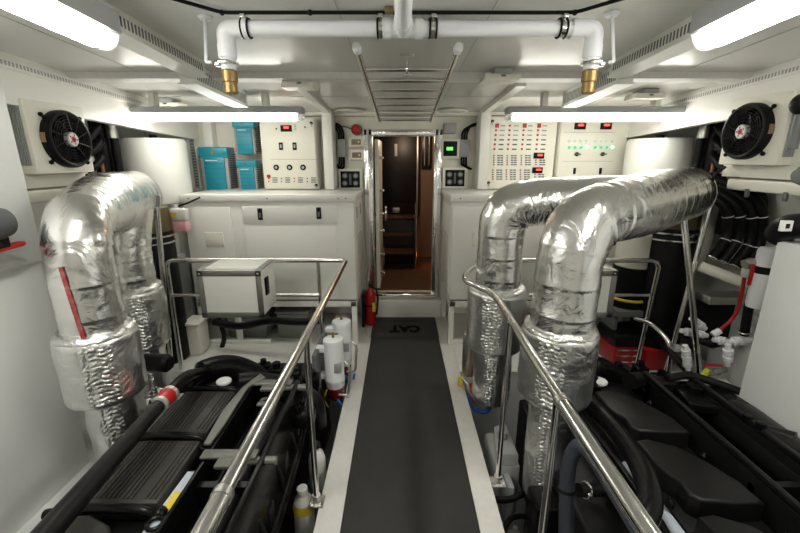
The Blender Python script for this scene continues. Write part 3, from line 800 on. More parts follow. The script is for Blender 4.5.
def lacing(c0, c1, r0, r1, ang, width, seed, cols=2):
    """strip of puckered foil where the sleeve is laced shut"""
    mb = MB(); c0 = V(c0); c1 = V(c1); nn = int((c1-c0).length/.0035); mm = 30; G = []
    for i in range(nn+1):
        f = i/nn; c = c0.lerp(c1, f); r = r0*(1-f)+r1*f; row = []
        for j in range(mm+1):
            u = j/mm*2-1; a = ang + u*width/2/r
            s_ = f*(c1-c0).length
            edge = 1-abs(u)**4
            n0 = noise.noise(V((u*1.5, s_*16, seed))); n1 = noise.noise(V((u*2.5, s_*30, seed+9)))
            cu = (abs(u)*1.9 + n1*.35); ci = math.floor(cu); sv = s_/.021 + .5*ci + abs(u)*.9 + n0*.5; fv = sv-math.floor(sv)
            h = .010*math.sqrt(max(0, math.sin(PI*(cu-ci))))*math.sqrt(max(0, math.sin(PI*fv)))*(.75+.5*n0) + n1*.003
            h = h*edge - .004*(1-edge)
            row.append(mb.bm.verts.new(c+V((math.cos(a), math.sin(a), 0))*(r+h)))
        G.append(row)
    for i in range(nn):
        for j in range(mm): mb.bm.faces.new((G[i][j], G[i][j+1], G[i+1][j+1], G[i+1][j]))
    return mb

# right near riser
def riser(name, lbl, base, top_pts, r0, r1, jz0, jz1, jr, lowz, lowr, lace_ang, seed, seam=.135, tilt=(0, 0)):
    t = thing(name, lbl, 'exhaust pipe', base, 'foil-wrapped exhaust pipes')
    x, y = base[0], base[1]
    path = fillet([V((x, y, jz1-.08))]+[V(p) for p in top_pts], .26, 16)
    mb = foil_pipe(path, lambda f: r0 + (r1-r0)*min(1, max(0, (f-.35)/.25)), seam, seed)
    mb.build('foil_wrap', foil, t, 60)
    jacket((x, y, jz0), (x, y, jz1), jr, seed, crinkle=.005).build('lagging_jacket', foilj, t, 60)
    jacket((x, y, lowz), (x, y, jz0+.03), lowr, seed+5, crinkle=.006).build('lower_jacket', foilj, t, 60)
    lacing((x, y, jz0+.03), (x, y, jz1-.03), jr, jr, lace_ang, .14, seed).build('jacket_lacing', foilc, t, 80)
    lacing((x, y, lowz+.02), (x, y, jz0-.005), lowr, lowr, lace_ang+.05, .10, seed+2).build('lower_lacing', foilc, t, 80)
    m_ = MB(); m_.torus((x, y, jz1-.012), jr*.84, .022, (0, 0, 1), 60, 10)
    for v in m_.bm.verts: v.co += v.co.normalized()*0 + V((0, 0, noise.noise(v.co*20)*.012))
    m_.build('rolled_collar', foilc, t, 80)
    return t
RNX, RNY = .700, 1.744
t = riser('exhaust_pipe', 'large silver foil exhaust pipe right of the walkway, the nearer riser bending outboard', (RNX, RNY, -.12),
    [(RNX+.01, RNY, 1.33), (1.05, 1.97, 1.36), (1.89, 2.76, 1.365)], .142, .172, .47, .84, .172, -.12, .103, -2.10, 3, .145)
MB().cyl((1.885, 2.755, 1.365), (1.925, 2.79, 1.365), .175, .15, 32).build('end_band', silverpaint, t)
RFX, RFY = .575, 2.455
t = riser('exhaust_pipe', 'slimmer silver foil exhaust pipe behind, the farther riser right of the walkway', (RFX, RFY, -.02),
    [(RFX, RFY, 1.31), (.82, 2.43, 1.35), (1.22, 2.20, 1.37)], .140, .140, .38, .80, .185, -.02, .125, -1.95, 8, .14)
# left
LNX, LNY = -1.425, 1.66
t = riser('exhaust_pipe', 'large silver foil exhaust pipe on the left with a red strip, the nearer riser', (LNX, LNY, .12),
    [(LNX, LNY, 1.33), (-1.56, 1.98, 1.36), (-1.93, 2.85, 1.34)], .122, .170, .53, .86, .160, .12, .100, -.98, 12, .15)
MB().cyl((-1.92, 2.835, 1.34), (-1.945, 2.885, 1.34), .174, .16, 32).build('end_band', silverpaint, t)
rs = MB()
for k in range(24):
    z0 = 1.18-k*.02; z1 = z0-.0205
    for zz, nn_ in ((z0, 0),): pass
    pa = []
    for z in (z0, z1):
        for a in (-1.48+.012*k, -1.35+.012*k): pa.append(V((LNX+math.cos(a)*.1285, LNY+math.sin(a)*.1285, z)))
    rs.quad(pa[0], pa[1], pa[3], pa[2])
rs.build('red_strip', mat('mottled_red', (.30, .012, .015), .35, var=(40, .5, (.5, .3, .3))), t)  # slanting strip of mottled red over the foil
LFX, LFY = -1.745, 2.40
t = riser('exhaust_pipe', 'slimmer silver foil exhaust pipe on the left, the farther riser joining from below', (LFX, LFY, 0),
    [(LFX, LFY, 1.10), (-1.71, 2.44, 1.32)], .138, .138, .42, .82, .172, 0, .125, -1.0, 17, .13)

# ------------------------------------------------------------------ silencers under the pipe ends
def silencer(x, y, z1, lbl):
    t = thing('exhaust_silencer', lbl, 'silencer', (x, y, 0), 'black exhaust silencers')
    MB().lathe([(.0, .0), (.16, 0), (.175, .02), (.175, z1-.16), (.165, z1-.13), (.0, z1-.13)], (x, y, 0), n=32).build('shell', plastic, t)
    MB().lathe([(.165, z1-.14), (.172, z1-.13), (.172, z1-.02), (.165, z1+.04)], (x, y, 0), n=32).build('inlet_band', banddark, t)
    for z in (z1-.17, z1-.22): MB().torus((x, y, z), .178, .008, (0, 0, 1), 40, 8).box(x-.02, x+.02, y-.20, y-.17, z-.012, z+.012, .003).build('hose_clamp', steel, t)
silencer(1.99, 2.98, 1.24, 'black exhaust silencer below the end of the right foil pipe')
silencer(-1.98, 3.01, 1.20, 'black exhaust silencer below the end of the left foil pipe')
def strut(p, q, lbl, w=.013):
    p, q = V(p), V(q)
    t = thing('pipe_strut', lbl, 'strut', q, 'steel struts carrying the exhaust pipes')
    d = (p-q).normalized()
    MB().tube([q, p-d*.06, p-d*.045], [w*1.2, w*1.2, w], 14).build('strut_tube', steel, t)
    side = d.cross(V((0, 1, 0))).normalized(); nrm = d.cross(side).normalized()
    Mx = Matrix((( side.x, nrm.x, d.x, p.x), (side.y, nrm.y, d.y, p.y), (side.z, nrm.z, d.z, p.z), (0, 0, 0, 1)))
    MB().prism([(-.014, -.06), (.014, -.06), (.030, -.02), (.030, .035), (-.030, .035), (-.030, -.02)], -.004, .004, .001, Mx @ Matrix.Rotation(PI/2, 4, 'X')).build('flattened_lug', steeld, t)
    MB().lathe([(.011, 0), (.010, .007), (0, .008)], p-V((0, .005, 0)), (0, -1, 0), 6).build('lug_bolt', steel, t)
strut(at(682, 200, Y=2.37), at(702, 400, Y=2.30), 'steel strut rising to the right exhaust pipe, the nearer of two', .015)
strut(at(714, 192, Y=2.66), at(662, 385, Y=2.60), 'steel strut rising to the end of the right exhaust pipe, the farther and slanting one', .013)
strut(at(156, 200, Y=2.72), V((-1.86, 2.84, 0)), 'steel strut rising to the left exhaust pipe beside the pink bottle', .015)

# ------------------------------------------------------------------ hull-side fans
def fan(s, yc, zc, lbl):
    X = s*1.955; n = V((-s, 0, 0))
    t = thing('ventilation_fan', lbl, 'fan', (s*2.05, yc, zc-.25), 'black extraction fans in white boxes')
    ya, yb = (1.93, 2.60) if s < 0 else (1.96, 2.66)
    MB().box(s*2.03, s*2.06, ya, yb, zc-.26, zc+.26, .004).build('mounting_panel', cream, t)
    MB().box(X, s*2.04, yc-.215, yc+.19, zc-.185, zc+.19, .008).build('housing', cream, t)
    lv = MB()
    for k in range(5): lv.box(s*1.975+s*k*.012, s*1.98+s*k*.012, yc-.222, yc-.214, zc-.14, zc+.16)
    lv.build('louvre_pattern', greym, t)
    o = V((X, yc, zc))
    MB().lathe([(.128, .0), (.155, .0), (.155, .035), (.148, .048), (.138, .05), (.130, .045), (.128, .0)], o, n, 48).build('shroud', plastic, t)
    MB().lathe([(.0, .001), (.130, .001)], o, n, 40).build('dark_back', blackg, t)
    for k in range(10):
        a = 2*PI*k/10; b0 = V((0, math.cos(a), math.sin(a))); b1 = V((0, math.cos(a+.32), math.sin(a+.32)))
        m_ = MB(); m_.quad(o+b0*.035+n*.012, o+b0*.125+n*.010, o+b1*.125+n*.024, o+b1*.035+n*.024); m_.quad(o+b0*.035+n*.010, o+b1*.035+n*.022, o+b1*.125+n*.022, o+b0*.125+n*.008)
        m_.build('blade', blackg, t)
        a += .1; b0 = V((0, math.cos(a), math.sin(a))); b1 = V((0, math.cos(a+.25), math.sin(a+.25)))
        MB().cyl(o+b0*.03+n*.05, o+b1*.138+n*.046, .0028, n=6).build('guard_spoke', plastic, t)
    g = MB()
    for R_ in (.06, .075, .09, .105, .12): g.torus(o+n*.048, R_, .0012, (1, 0, 0), 40, 6)
    g.build('guard_ring_pattern', plastic, t)
    h = MB().lathe([(.04, .03), (.04, .052), (.036, .056), (0, .056)], o, n, 28).build('hub', greym, t)
    MB().lathe([(.034, .0565), (0, .0565)], o, n, 28).build('hub_label', sticker, h)
    m_ = MB(); m_.lathe([(.017, .0575), (0, .0575)], o, n, 20)
    for k in range(5):
        a = 2*PI*k/5; m_.lathe([(.006, .0575), (0, .0575)], o+V((0, math.cos(a), math.sin(a)))*.024, n, 8)
    m_.build('red_emblem', red, h)
    MB().lathe([(.007, .058), (0, .0585)], o, n, 10).build('hub_centre', plastic, h)
    for a in (.75, 2.4, 3.9, 5.5):
        b = V((0, math.cos(a), math.sin(a)))
        MB().cyl(o+b*.15+n*.012, o+b*.182+n*.012, .008, n=8).ball(o+b*.18+n*.012, .012, 8).build('mounting_ear', plastic, t)
    MB().box(X-s*.03, X-s*.005, yc-.158, yc-.153, zc-.02, zc+.03).build('rating_plate', tan, t)
    MB().tube(spline([(X+s*.05, yb-.05, zc-.2), (X-s*.01, yb-.05, zc-.26), (X+s*.02, yb-.02, zc-.36), (X+s*.15, yb, zc-.42)]), .009, 8).build('lead', hose, t)
fan(-1, 2.37, 1.70, 'black ventilation fan with a red and white hub on the left hull')
fan(1, 2.42, 1.745, 'black ventilation fan with a red and white hub on the right hull')

# white header tanks
for s, lbl in ((-1, 'white drum-shaped tank in the far left corner above the cabinet'), (1, 'white drum-shaped tank in the far right corner above the cabinet')):
    x, y = s*2.09, 3.46
    t = thing('header_tank', lbl, 'tank', (x, y, 1.25), 'white header tanks in the corners')
    MB().lathe([(0, -.10), (.22, -.10), (.24, -.08), (.24, .40), (.225, .43), (0, .435)], (x, y, 1.32), n=40).build('tank_shell', white, t)
    MB().lathe([(.0, .43), (.03, .43), (.03, .46), (0, .46)], (x, y, 1.32)).build('filler_cap', plastic, t)
    MB().box(x-.15*s*s, x+.15, y-.12, y+.12, 0, 1.22, .004).build('stand', white, t)

# ------------------------------------------------------------------ engines
def engine(x0, lbl, ribbed, s):
    ox = x0
    t = thing('marine_engine', lbl, 'engine', (ox+.1, 1.45, -.75), 'black marine engines either side of the walkway')
    B = lambda a, b: (ox+a, b)
    # block and sump
    b = MB().prism([(ox-.42, .3), (ox+.42, .3), (ox+.42, 2.25), (ox-.42, 2.25)], -.42, .12, .03); b.build('engine_block', blackp, t)
    MB().box(ox-.25, ox+.3, .35, 2.2, -.78, -.42, .05).build('sump', blackg, t)
    hb = MB()
    for k in range(5): hb.box(ox-.18, ox+.17, .33+k*.39, .33+k*.39+.34, .12, .30, .02)
    hb.build('cylinder_head', blackp, t)
    MB().box(ox+.17, ox+.24, .35, 2.2, .0, .26, .01).box(ox-.22, ox-.17, .35, 2.2, .05, .28, .01).build('head_side', blackg, t)
    # valve covers
    for k in range(5):
        ya = .0+.39*k+.01; yb = ya+.345
        if ya < .1: continue
        if ribbed and k > 2:
            c = MB().box(ox-.15, ox+.13, ya, yb, .30, .385, .018)
            for q in range(15):
                xx = ox-.135+q*.0172
                if .02 < xx-ox < .07: continue
                c.box(xx, xx+.0085, ya+.02, yb-.02, .383, .3905, .003)
            c.build('valve_cover', coverm, t)
        else:
            poly = [(-.13, .335), (-.07, .345), (.03, .30), (.10, .20), (.145, .10), (.155, .0), (.04, .0), (-.07, .01), (-.095, .04), (-.09, .10), (-.115, .14), (-.13, .19), (-.125, .25)]
            MB().prism([(ox+u-.01, ya+v) for u, v in poly], .29, .39, .014).build('valve_cover', coverm if ribbed else blackp, t)
        for (u, v) in ((.145, .03), (.15, .3), (-.16, .05), (-.16, .3)):
            MB().lathe([(.016, 0), (.016, .02), (.008, .03), (0, .035)], (ox+u, ya+v, .32), n=10).build('cover_bolt', blackg, t)
        if ribbed:
            MB().tube(spline([(ox-.26, yb+.02, .36), (ox-.1, yb+.022, .385), (ox+.08, yb+.02, .38), (ox+.15, yb+.02, .35)]), .019, 12).ball((ox+.15, yb+.02, .36), .03, 12).build('breather_pipe', blackg, t)
            MB().torus((ox+.165, yb-.03, .375), .025, .008, (0, 0, 1), 20, 8).build('lifting_eye', blackg, t)
    # crossover intake at the far end
    sh = V((ox+1.07, 0, 0))
    CP = [at(190, 392, Y=1.93)+sh, at(204, 373, Y=2.06)+sh, at(228, 367, Y=2.17)+sh, at(251, 374, Y=2.20)+sh, at(270, 392, Y=2.16)+sh, at(276, 410, Y=2.12)+sh]
    MB().tube(spline(CP, 8), [.045]*4+[.055]*4+[.072]*33, 22).build('intake_crossover', blackg, t)
    CP = [at(238, 381, Y=2.0)+sh, at(262, 380, Y=2.06)+sh, at(290, 386, Y=2.1)+sh, at(314, 400, Y=2.1)+sh, at(320, 425, Y=2.1)+sh]
    MB().tube(spline(CP, 8), .045, 20).build('charge_pipe', blackp, t)
    MB().box(ox-.2, ox+.50, 2.28, 2.62, -.4, .12, .05).box(ox-.05, ox+.42, 2.30, 2.55, .1, .22, .04).build('gear_housing', blackp, t)
    for (u, v, z, w_) in ((.22, 2.32, .30, .05), (.34, 2.28, .33, .04), (.46, 2.25, .28, .05), (.40, 2.12, .34, .035), (.10, 2.42, .27, .04)):
        MB().box(ox+u-w_, ox+u+w_, v-w_, v+w_, z-.12, z, .015).cyl((ox+u, v, z), (ox+u, v, z+.03), w_*.5, n=12).build('sensor_housing', blackg, t)
    for (u, v, z) in ((.42, 1.98, .36), (.50, 1.85, .30)):
        MB().box(ox+u-.08, ox+u+.06, v-.05, v+.06, z-.08, z, .02).lathe([(.02, 0), (.02, .03), (0, .03)], (ox+u-.03, v, z)).build('sensor_housing', blackg, t)
    MB().lathe([(.040, 0), (.040, .01), (.036, .014), (0, .015)], (ox+.04 if ribbed else ox-.08, 1.97, .40), n=28).build('white_cap', sticker, t)
    # centre valley tray with grey brackets
    vl = MB().box(ox+.20, ox+.215, .4, 2.0, .10, .40, .002).box(ox+.43, ox+.455, .4, 2.0, .05, .40, .006).box(ox+.2, ox+.45, .4, 2.0, .05, .12)
    vl.box(ox+.2, ox+.45, 1.96, 2.0, .05, .39).box(ox+.2, ox+.45, 1.28, 1.31, .05, .36)
    vl.build('valley_tray', blackg if ribbed else blackp, t)
    if ribbed:
        MB().prism([(ox+.17, 1.46), (ox+.20, 1.46), (ox+.205, 1.6), (ox+.20, 1.9), (ox+.26, 2.0), (ox+.22, 2.04), (ox+.17, 1.9), (ox+.15, 1.7)], .405, .415, .002).build('bracket_strip', bracket, t)
        for y in (1.38, 1.93):
            MB().box(ox+.19, ox+.42, y, y+.05, .402, .412, .002).box(ox+.27, ox+.36, y-.05, y+.0, .398, .412, .002).cyl((ox+.36, y+.02, .38), (ox+.50, y+.02, .38), .018).build('cross_bracket', bracket, t)
        MB().torus((ox+.33, 1.78, .41), .018, .008, (0, 0, 1), 20, 8).box(ox+.30, ox+.36, 1.74, 1.765, .405, .413).build('lifting_lug', bracket, t)
        MB().prism([(ox+.13, 1.05), (ox+.19, 1.05), (ox+.20, 1.36), (ox+.145, 1.36)], .2, .365, .006).box(ox+.10, ox+.2, .8, 1.1, .18, .29, .02).build('pale_casting', blockgrey, t)
        MB().box(ox+.152, ox+.178, 1.17, 1.25, .364, .368).build('yellow_label', yellow, t)
    else:
        MB().prism([(ox-.26, .6), (ox-.15, .6), (ox-.13, .95), (ox-.13, 1.2), (ox-.16, 1.5), (ox-.19, 1.5), (ox-.19, 1.2), (ox-.23, .95)], .12, .30, .02).build('pale_casting', blockgrey, t)
        rim = MB().box(ox+.20, ox+.225, .4, 2.05, .40, .43, .008).box(ox+.43, ox+.455, .4, 2.05, .40, .43, .008)
        rim.box(ox+.2, ox+.455, 1.0, 1.03, .40, .43, .008)
        rim.build('tray_rim', blackp, t)
    # aftercooler / inner cylinder
    MB().lathe([(0, 0), (.07, .01), (.095, .05), (.095, 1.3), (.07, 1.34), (0, 1.35)], (ox+.335, .62, .2), (0, 1, 0), 28).build('aftercooler', blackg if ribbed else blackp, t)
    if not ribbed:
        MB().lathe([(0, 0), (.09, .01), (.115, .05), (.115, 1.35), (.09, 1.42), (0, 1.43)], (ox+.53, .4, .30), (0, 1, 0), 32).build('heat_exchanger', blackp, t)
        MB().tube(spline([(ox+.30, 1.98, .42), (ox+.42, 1.99, .43), (ox+.54, 1.95, .41), (ox+.66, 1.9, .38)]), .022, 14).build('outlet_elbow', blackp, t)
        MB().prism([(ox+.30, 1.80), (ox+.62, 1.70), (ox+.60, 1.95), (ox+.34, 2.02)], .34, .39, .02).lathe([(.04, 0), (.04, .03), (0, .035)], (ox+.40, 1.9, .39)).build('thermostat_housing', blackg, t)
        for (y, z) in ((1.55, .42), (1.62, .41), (.95, .42)):
            MB().lathe([(.02, 0), (.02, .03), (0, .035)], (ox+.44, y, z), n=8).build('cover_bolt', steeld if y < 1 else blackg, t)
        MB().cyl((ox+.47, 1.62, .37), (ox+.56, 1.50, .40), .035).build('cooler_neck', blackp, t)
    else:
        MB().tube(spline([(ox+.45, .5, -.02), (ox+.45, 1.2, .0), (ox+.45, 1.8, .06), (ox+.46, 2.05, .24)]), .035, 14).build('water_pipe', blackg, t)
        MB().cyl((ox+.36, .9, .30), (ox+.36, 1.9, .30), .03).build('fuel_rail', blackp, t)
        for k, (y, z) in enumerate(((.8, .12), (1.0, .16), (1.25, .1), (1.5, .15), (1.75, .12), (2.0, .2))):
            MB().tube(spline([(ox+.41, y, z+.15), (ox+.445, y+.02, z+.1), (ox+.455, y+.06, z-.05), (ox+.43, y+.1, z-.25)]), .014, 10).build('oil_hose', hose, t)
            MB().box(ox+.38, ox+.46, y+.12, y+.19, z-.05, z+.05, .012).build('sensor_housing', blackp, t)
        MB().tube([(ox+.38, 1.45, .33), (ox+.44, 2.0, .36)], .012, 8).tube([(ox+.41, 1.45, .27), (ox+.46, 1.95, .32)], .010, 8).build('thin_rail', blackp, t)
    # turbochargers under the lagged risers
    for (u, y) in ((-.38, 1.70), (-.55 if not ribbed else -.60, 2.40)):
        if y > 2.3: break
        MB().lathe([(.0, -.07), (.08, -.07), (.115, -.03), (.115, .03), (.08, .07), (0, .07)], (ox+u, y+.02, .03), (0, 1, 0), 28).cyl((ox+u, y, 0), (ox+u+.15, y, .0), .05).build('turbocharger', blackp, t)
    return t
le = engine(-1.07, 'black marine engine left of the walkway with ribbed valve covers', True, -1)
re_ = engine(1.13, 'black marine engine right of the walkway with smooth notched valve covers', False, 1)

# long coolant pipe over the left engine with the red joint
def redpipe():
    p = [at(40, 545, Y=.93), at(160, 404, Y=1.56), at(186, 378, Y=1.80)]
    p[0].z = max(p[0].z, .5)
    t = thing('coolant_pipe', 'long black coolant pipe over the left engine with a red hose joint', 'pipe', p[0])
    MB().tube([p[0]-(p[1]-p[0])*.5, p[0], p[1]], [.042, .040, .030], 18).build('lower_pipe', blackp, t)
    MB().tube(spline([p[1], p[2], at(204, 373, Y=2.0)]), .032, 18).build('upper_pipe', blackg, t)
    d = (p[2]-p[1]).normalized(); c = p[1]
    MB().tube([c-d*.01, c+d*.03, c+d*.06, c+d*.10], [.034, .038, .038, .034], 20).build('red_hose', red, t)
    for k in (-.005, .085):
        MB().lathe([(.036, -.01), (.040, -.008), (.040, .008), (.036, .01)], c+d*k, d, 28).build('hose_clamp', silverpaint, t)
        MB().box(-.008, .008, -.008, .008, -.012, .012, .002, Matrix.Translation(c+d*k+V((-.03, -.02, .03)))).build('clamp_screw', steel, t)
    return t
redpipe()
# silver-lagged piece and dark connector by the far left riser
t = thing('air_filter_connector', 'short black connector between the left far riser and the engine', 'connector', (-1.42, 2.02, .3))
MB().tube(spline([(-1.60, 2.05, .46), (-1.48, 2.03, .49), (-1.33, 2.0, .50)]), [.045]*8+[.05]*8+[.035], 16).build('connector_body', hose, t)
MB().torus((-1.40, 2.015, .495), .045, .006, (1, 0, 0)).build('hose_clamp', steel, t)

# ------------------------------------------------------------------ fuel filters left of the walkway
def fuel_filter(x, y, z0, h, lbl):
    t = thing('fuel_filter', lbl, 'fuel filter', (x, y, z0), 'white fuel filter canisters')
    r = .066
    MB().lathe([(r*.9, .10), (r, .11), (r, h*.30), (r*1.04, h*.31), (r*1.04, h*.34), (r, h*.35), (r, h*.86), (r*1.06, h*.865), (r*1.06, h*.9), (r*.98, h*.93), (r*.4, h*.95), (0, h*.95)], (x, y, z0), n=32).build('canister', pvc, t)
    MB().lathe([(.0, 0), (r*.6, 0), (r*.9, .03), (r*.93, .10), (0, .10)], (x, y, z0), n=28).build('bowl', redbowl, t)
    MB().cyl((x, y, z0+h*.95), (x, y, z0+h), .009).cyl((x-.035, y, z0+h), (x+.035, y, z0+h), .007).ball((x, y, z0+h), .012, 10).build('tee_handle', banddark, t)
    MB().box(x+.01, x+.055, y-r-.006, y-r+.03, z0+h*.48, z0+h*.62, .002).build('grey_label', greym, t)
    MB().tube(spline([(x+.03, y-.05, z0+.06), (x+.09, y-.04, z0+.06), (x+.10, y-.02, z0+.14), (x+.10, y, z0+.24), (x+.06, y+.02, z0+.28)]), .009, 10).build('drain_tube', steeld, t)
    for z in (z0+.16, z0+.36): MB().box(x-.12, x-.05, y-.02, y+.04, z, z+.035, .006).build('mounting_lug', pvc, t)
    MB().tube(spline([(x+.02, y-.06, z0+.03), (x+.07, y-.08, z0-.02), (x+.09, y-.03, z0+.03)]), .008, 8).build('blue_line', blue, t)
    MB().tube(spline([(x-.05, y-.05, z0+.1), (x-.07, y-.06, z0+.03), (x-.05, y-.03, z0-.05)]), .005, 8).build('yellow_lead', yellow, t)
fuel_filter(-.505, 2.47, -.03, .49, 'white fuel filter canister at the left walkway edge, the nearer of two')
fuel_filter(-.485, 2.73, .0, .48, 'white fuel filter canister at the left walkway edge, the farther of two')
t = thing('filter_bracket', 'grey metal bracket carrying the white fuel filters', 'bracket', (-.62, 2.55, -.2))
MB().box(-.63, -.60, 2.35, 2.77, -.25, .36, .006).build('bracket_plate', greyd, t)
# right mirror filter, partly hidden by the jacket
t = thing('fuel_filter', 'slim fuel filter with red bowl beside the farther right foil riser', 'fuel filter', (.46, 2.60, -.05))
MB().lathe([(.04, .12), (.045, .13), (.045, .42), (.04, .44), (0, .445)], (.44, 2.62, -.05)).build('canister', steeld, t)
MB().lathe([(0, 0), (.04, 0), (.055, .03), (.055, .11), (0, .12)], (.48, 2.52, -.08)).build('bowl', mat('orange_bowl', (.45, .09, .03), .2), t)
MB().tube(spline([(.42, 2.5, -.02), (.46, 2.42, -.08), (.55, 2.42, -.1), (.6, 2.5, -.05)]), .014, 10).build('blue_hose', blue, t)
MB().tube(spline([(.38, 2.55, .10), (.42, 2.5, .06), (.44, 2.48, 0), (.50, 2.44, -.06)]), .009, 10).build('drain_tube', steeld, t)
MB().box(.36, .39, 2.53, 2.56, .02, .10, .004).build('yellow_tap', yellow, t)

# milky bottles in the left bilge
for (px, py, Z, r, h, lbl, band) in ((298, 492, .03, .050, .26, 'milky plastic bottle with yellow label in the left bilge beside the rail post', True), (313, 447, .07, .046, .26, 'milky plastic bottle in the left bilge behind the labelled one', False)):
    p = at(px, py, Z=Z); p.x = -.53 if band else -.515
    t = thing('plastic_bottle', lbl, 'bottle', (p.x, p.y, Z-h), 'milky bottles in the left bilge')
    MB().lathe([(0, 0), (r*.9, 0), (r, .01), (r, h*.72), (r*.8, h*.86), (r*.4, h*.93), (r*.4, h), (0, h)], (p.x, p.y, Z-h)).build('bottle_body', bottle, t)
    MB().lathe([(r*.5, h), (r*.5, h+.025), (0, h+.027)], (p.x, p.y, Z-h)).build('cap', plastic if not band else sticker, t)
    if band: MB().lathe([(r*.9, h*.79), (r*1.03, h*.70), (r*1.02, h*.62)], (p.x, p.y, Z-h)).build('yellow_band', yellow, t)
struct('trim_14', MB().box(-.58, -.445, .6, 2.2, -.28, -.24), greyd, 'grey shelf in the left bilge')

# hoses and castings in the right bilge near the walkway
t = thing('bilge_casting', 'pale grey cast housing in the right bilge below the walkway edge', 'housing', (.56, 1.95, -.4))
MB().box(.47, .62, 1.85, 2.15, -.4, -.05, .03).prism([(.48, 1.86), (.60, 1.86), (.60, 2.14), (.52, 2.10)], -.05, .02, .01).box(.52, .56, 1.75, 1.86, -.35, -.1, .01).cyl((.54, 2.0, .02), (.54, 2.0, .06), .03).build('casting_body', greym, t)
for (x, y) in ((.50, 1.9), (.58, 2.05)): MB().lathe([(.014, 0), (.014, .02), (0, .022)], (x, y, .0), n=6).build('casting_bolt', steeld, t)
t = thing('engine_hose', 'thick dark hooked hose inside the right rail, rising over a black box', 'hose', (.6, 1.2, -.1))
hp = [at(566, 548, d=1.62), at(567, 490, d=1.62), at(570, 460, d=1.60), at(580, 446, d=1.56), at(594, 457, d=1.5), at(613, 487, d=1.36), at(645, 538, d=1.15)]
MB().tube(spline(hp, 10), .029, 20).build('hose_body', blue_hose, t)
MB().torus(hp[1], .031, .006, (hp[1]-hp[0])).build('hose_clamp', hose, t)
t = thing('branch_hose', 'short black hose with steel clamp joining the hooked hose', 'hose', at(600, 490, d=1.7))
hp2 = [at(578, 490, d=1.66), at(600, 490, d=1.7), at(640, 478, d=1.75)]
MB().tube(hp2, .027, 16).build('hose_body', hose, t)
MB().torus(hp2[0].lerp(hp2[1], .35), .030, .006, (hp2[1]-hp2[0])).box(*(lambda c: (c.x-.01, c.x+.01, c.y-.045, c.y-.028, c.z-.01, c.z+.015))(hp2[0].lerp(hp2[1], .35)), .003).build('hose_clamp', steel, t)
t = thing('intake_tube', 'long thick black tube beside the right engine, following the rail', 'pipe', at(620, 470, d=1.5))
ip = [at(588, 402, d=2.0), at(604, 418, d=1.90), at(622, 438, d=1.75), at(641, 468, d=1.52), at(650, 500, d=1.36), at(640, 530, d=1.28)]
MB().tube(spline(ip, 10), .040, 22).build('tube_body', blackg, t)
t = thing('filter_box', 'black box at the foot of the nearer right foil riser', 'box', (.68, 1.5, -.3))
c_ = at(545, 505, d=1.95)
MB().box(c_.x-.07, c_.x+.07, c_.y-.08, c_.y+.08, -.35, c_.z+.05, .02).build('box_body', blackg, t)
MB().lathe([(.02, 0), (.02, .02), (0, .02)], (c_.x, c_.y, c_.z+.05)).build('box_cap', blackp, t)
t = thing('bilge_hose', 'black hose curving out from under the right walkway edge', 'hose', at(500, 500, d=2.1))
MB().tube(spline([at(478, 497, d=2.05), at(505, 500, d=2.1), at(522, 494, d=2.15), at(535, 482, d=2.25)]), .017, 12).build('hose_body', hose, t)
t = thing('bilge_hose', 'black hose loop low in the right bilge below the nearer riser', 'hose', at(520, 525, d=2.1))
MB().tube(spline([at(498, 540, d=2.0), at(512, 518, d=2.1), at(532, 520, d=2.1), at(540, 545, d=2.0)]), .014, 12).build('hose_body', hose, t)
t = thing('plastic_bottle', 'cream plastic container at the bottom edge right of the walkway', 'bottle', at(513, 527, d=2.2))
c_ = at(515, 530, d=2.15)
MB().lathe([(0, -.14), (.035, -.14), (.04, -.12), (.035, -.03), (.012, .0), (.012, .02), (0, .02)], c_).build('bottle_body', bottle, t)
t = thing('frame_beam', 'white-topped engine bed beam beside the right engine', 'beam', (.9, 1.5, -.5))
MB().box(.84, .90, .6, 2.4, -.45, -.02, .006).build('beam_body', tankw, t)
t = thing('engine_bed', 'white engine bed beam beside the left engine', 'beam', (-1.6, 1.5, -.8))
MB().box(-1.62, -1.52, .2, 2.6, -.8, -.30, .006).build('beam_body', tankw, t)

# ------------------------------------------------------------------ things under and beside the cabinets
def bin_(x0, x1, y0, y1, h, m, lbl, name='storage_bin', cat='bin', lid=None):
    t = thing(name, lbl, cat, ((x0+x1)/2, (y0+y1)/2, 0), 'containers under the left cabinet')
    b = MB(); w = .012
    P = [(x0+.02, y0+.02), (x1-.02, y0+.02), (x1-.02, y1-.02), (x0+.02, y1-.02)]
    b.box(x0+.01, x1-.01, y0+.01, y1-.01, 0, h, .03)
    b.build('bin_body', m, t)
    MB().box(x0, x1, y0, y1, h, h+.025, .008).build('lid', lid or m, t)
    return t
def fx(px, Y, z=.15): return at(px, 335, Y=Y).x
t = bin_(fx(226, 3.36), fx(268, 3.36), 3.36, 3.72, .24, binm, 'grey plastic bin with a white label under the left cabinet')
a = at(244, 338, Y=3.36); MB().box(a.x-.025, a.x+.025, 3.362, 3.372, .09, .17).build('paper_label', sticker, t)
bin_(fx(276, 3.36), fx(310, 3.36), 3.36, 3.72, .24, binm, 'grey plastic bin under the left cabinet nearest the fuel filters')
t = bin_(fx(180, 3.1), fx(205, 3.1), 3.02, 3.22, .27, cream, 'cream box standing on the platform behind the left rail post', 'cream_box', 'box')
t['group'] = 'containers under the left cabinet'
t = thing('cable_bundle', 'black cable bundle running under the hung left case toward the filters', 'cable', (-.9, 3.0, .2))
MB().tube(spline([at(214, 322, Y=3.15), at(240, 326, Y=3.1), at(270, 321, Y=3.05), at(300, 322, Y=2.95), at(322, 320, Y=2.9)]), .030, 14).build('bundle', hose, t)
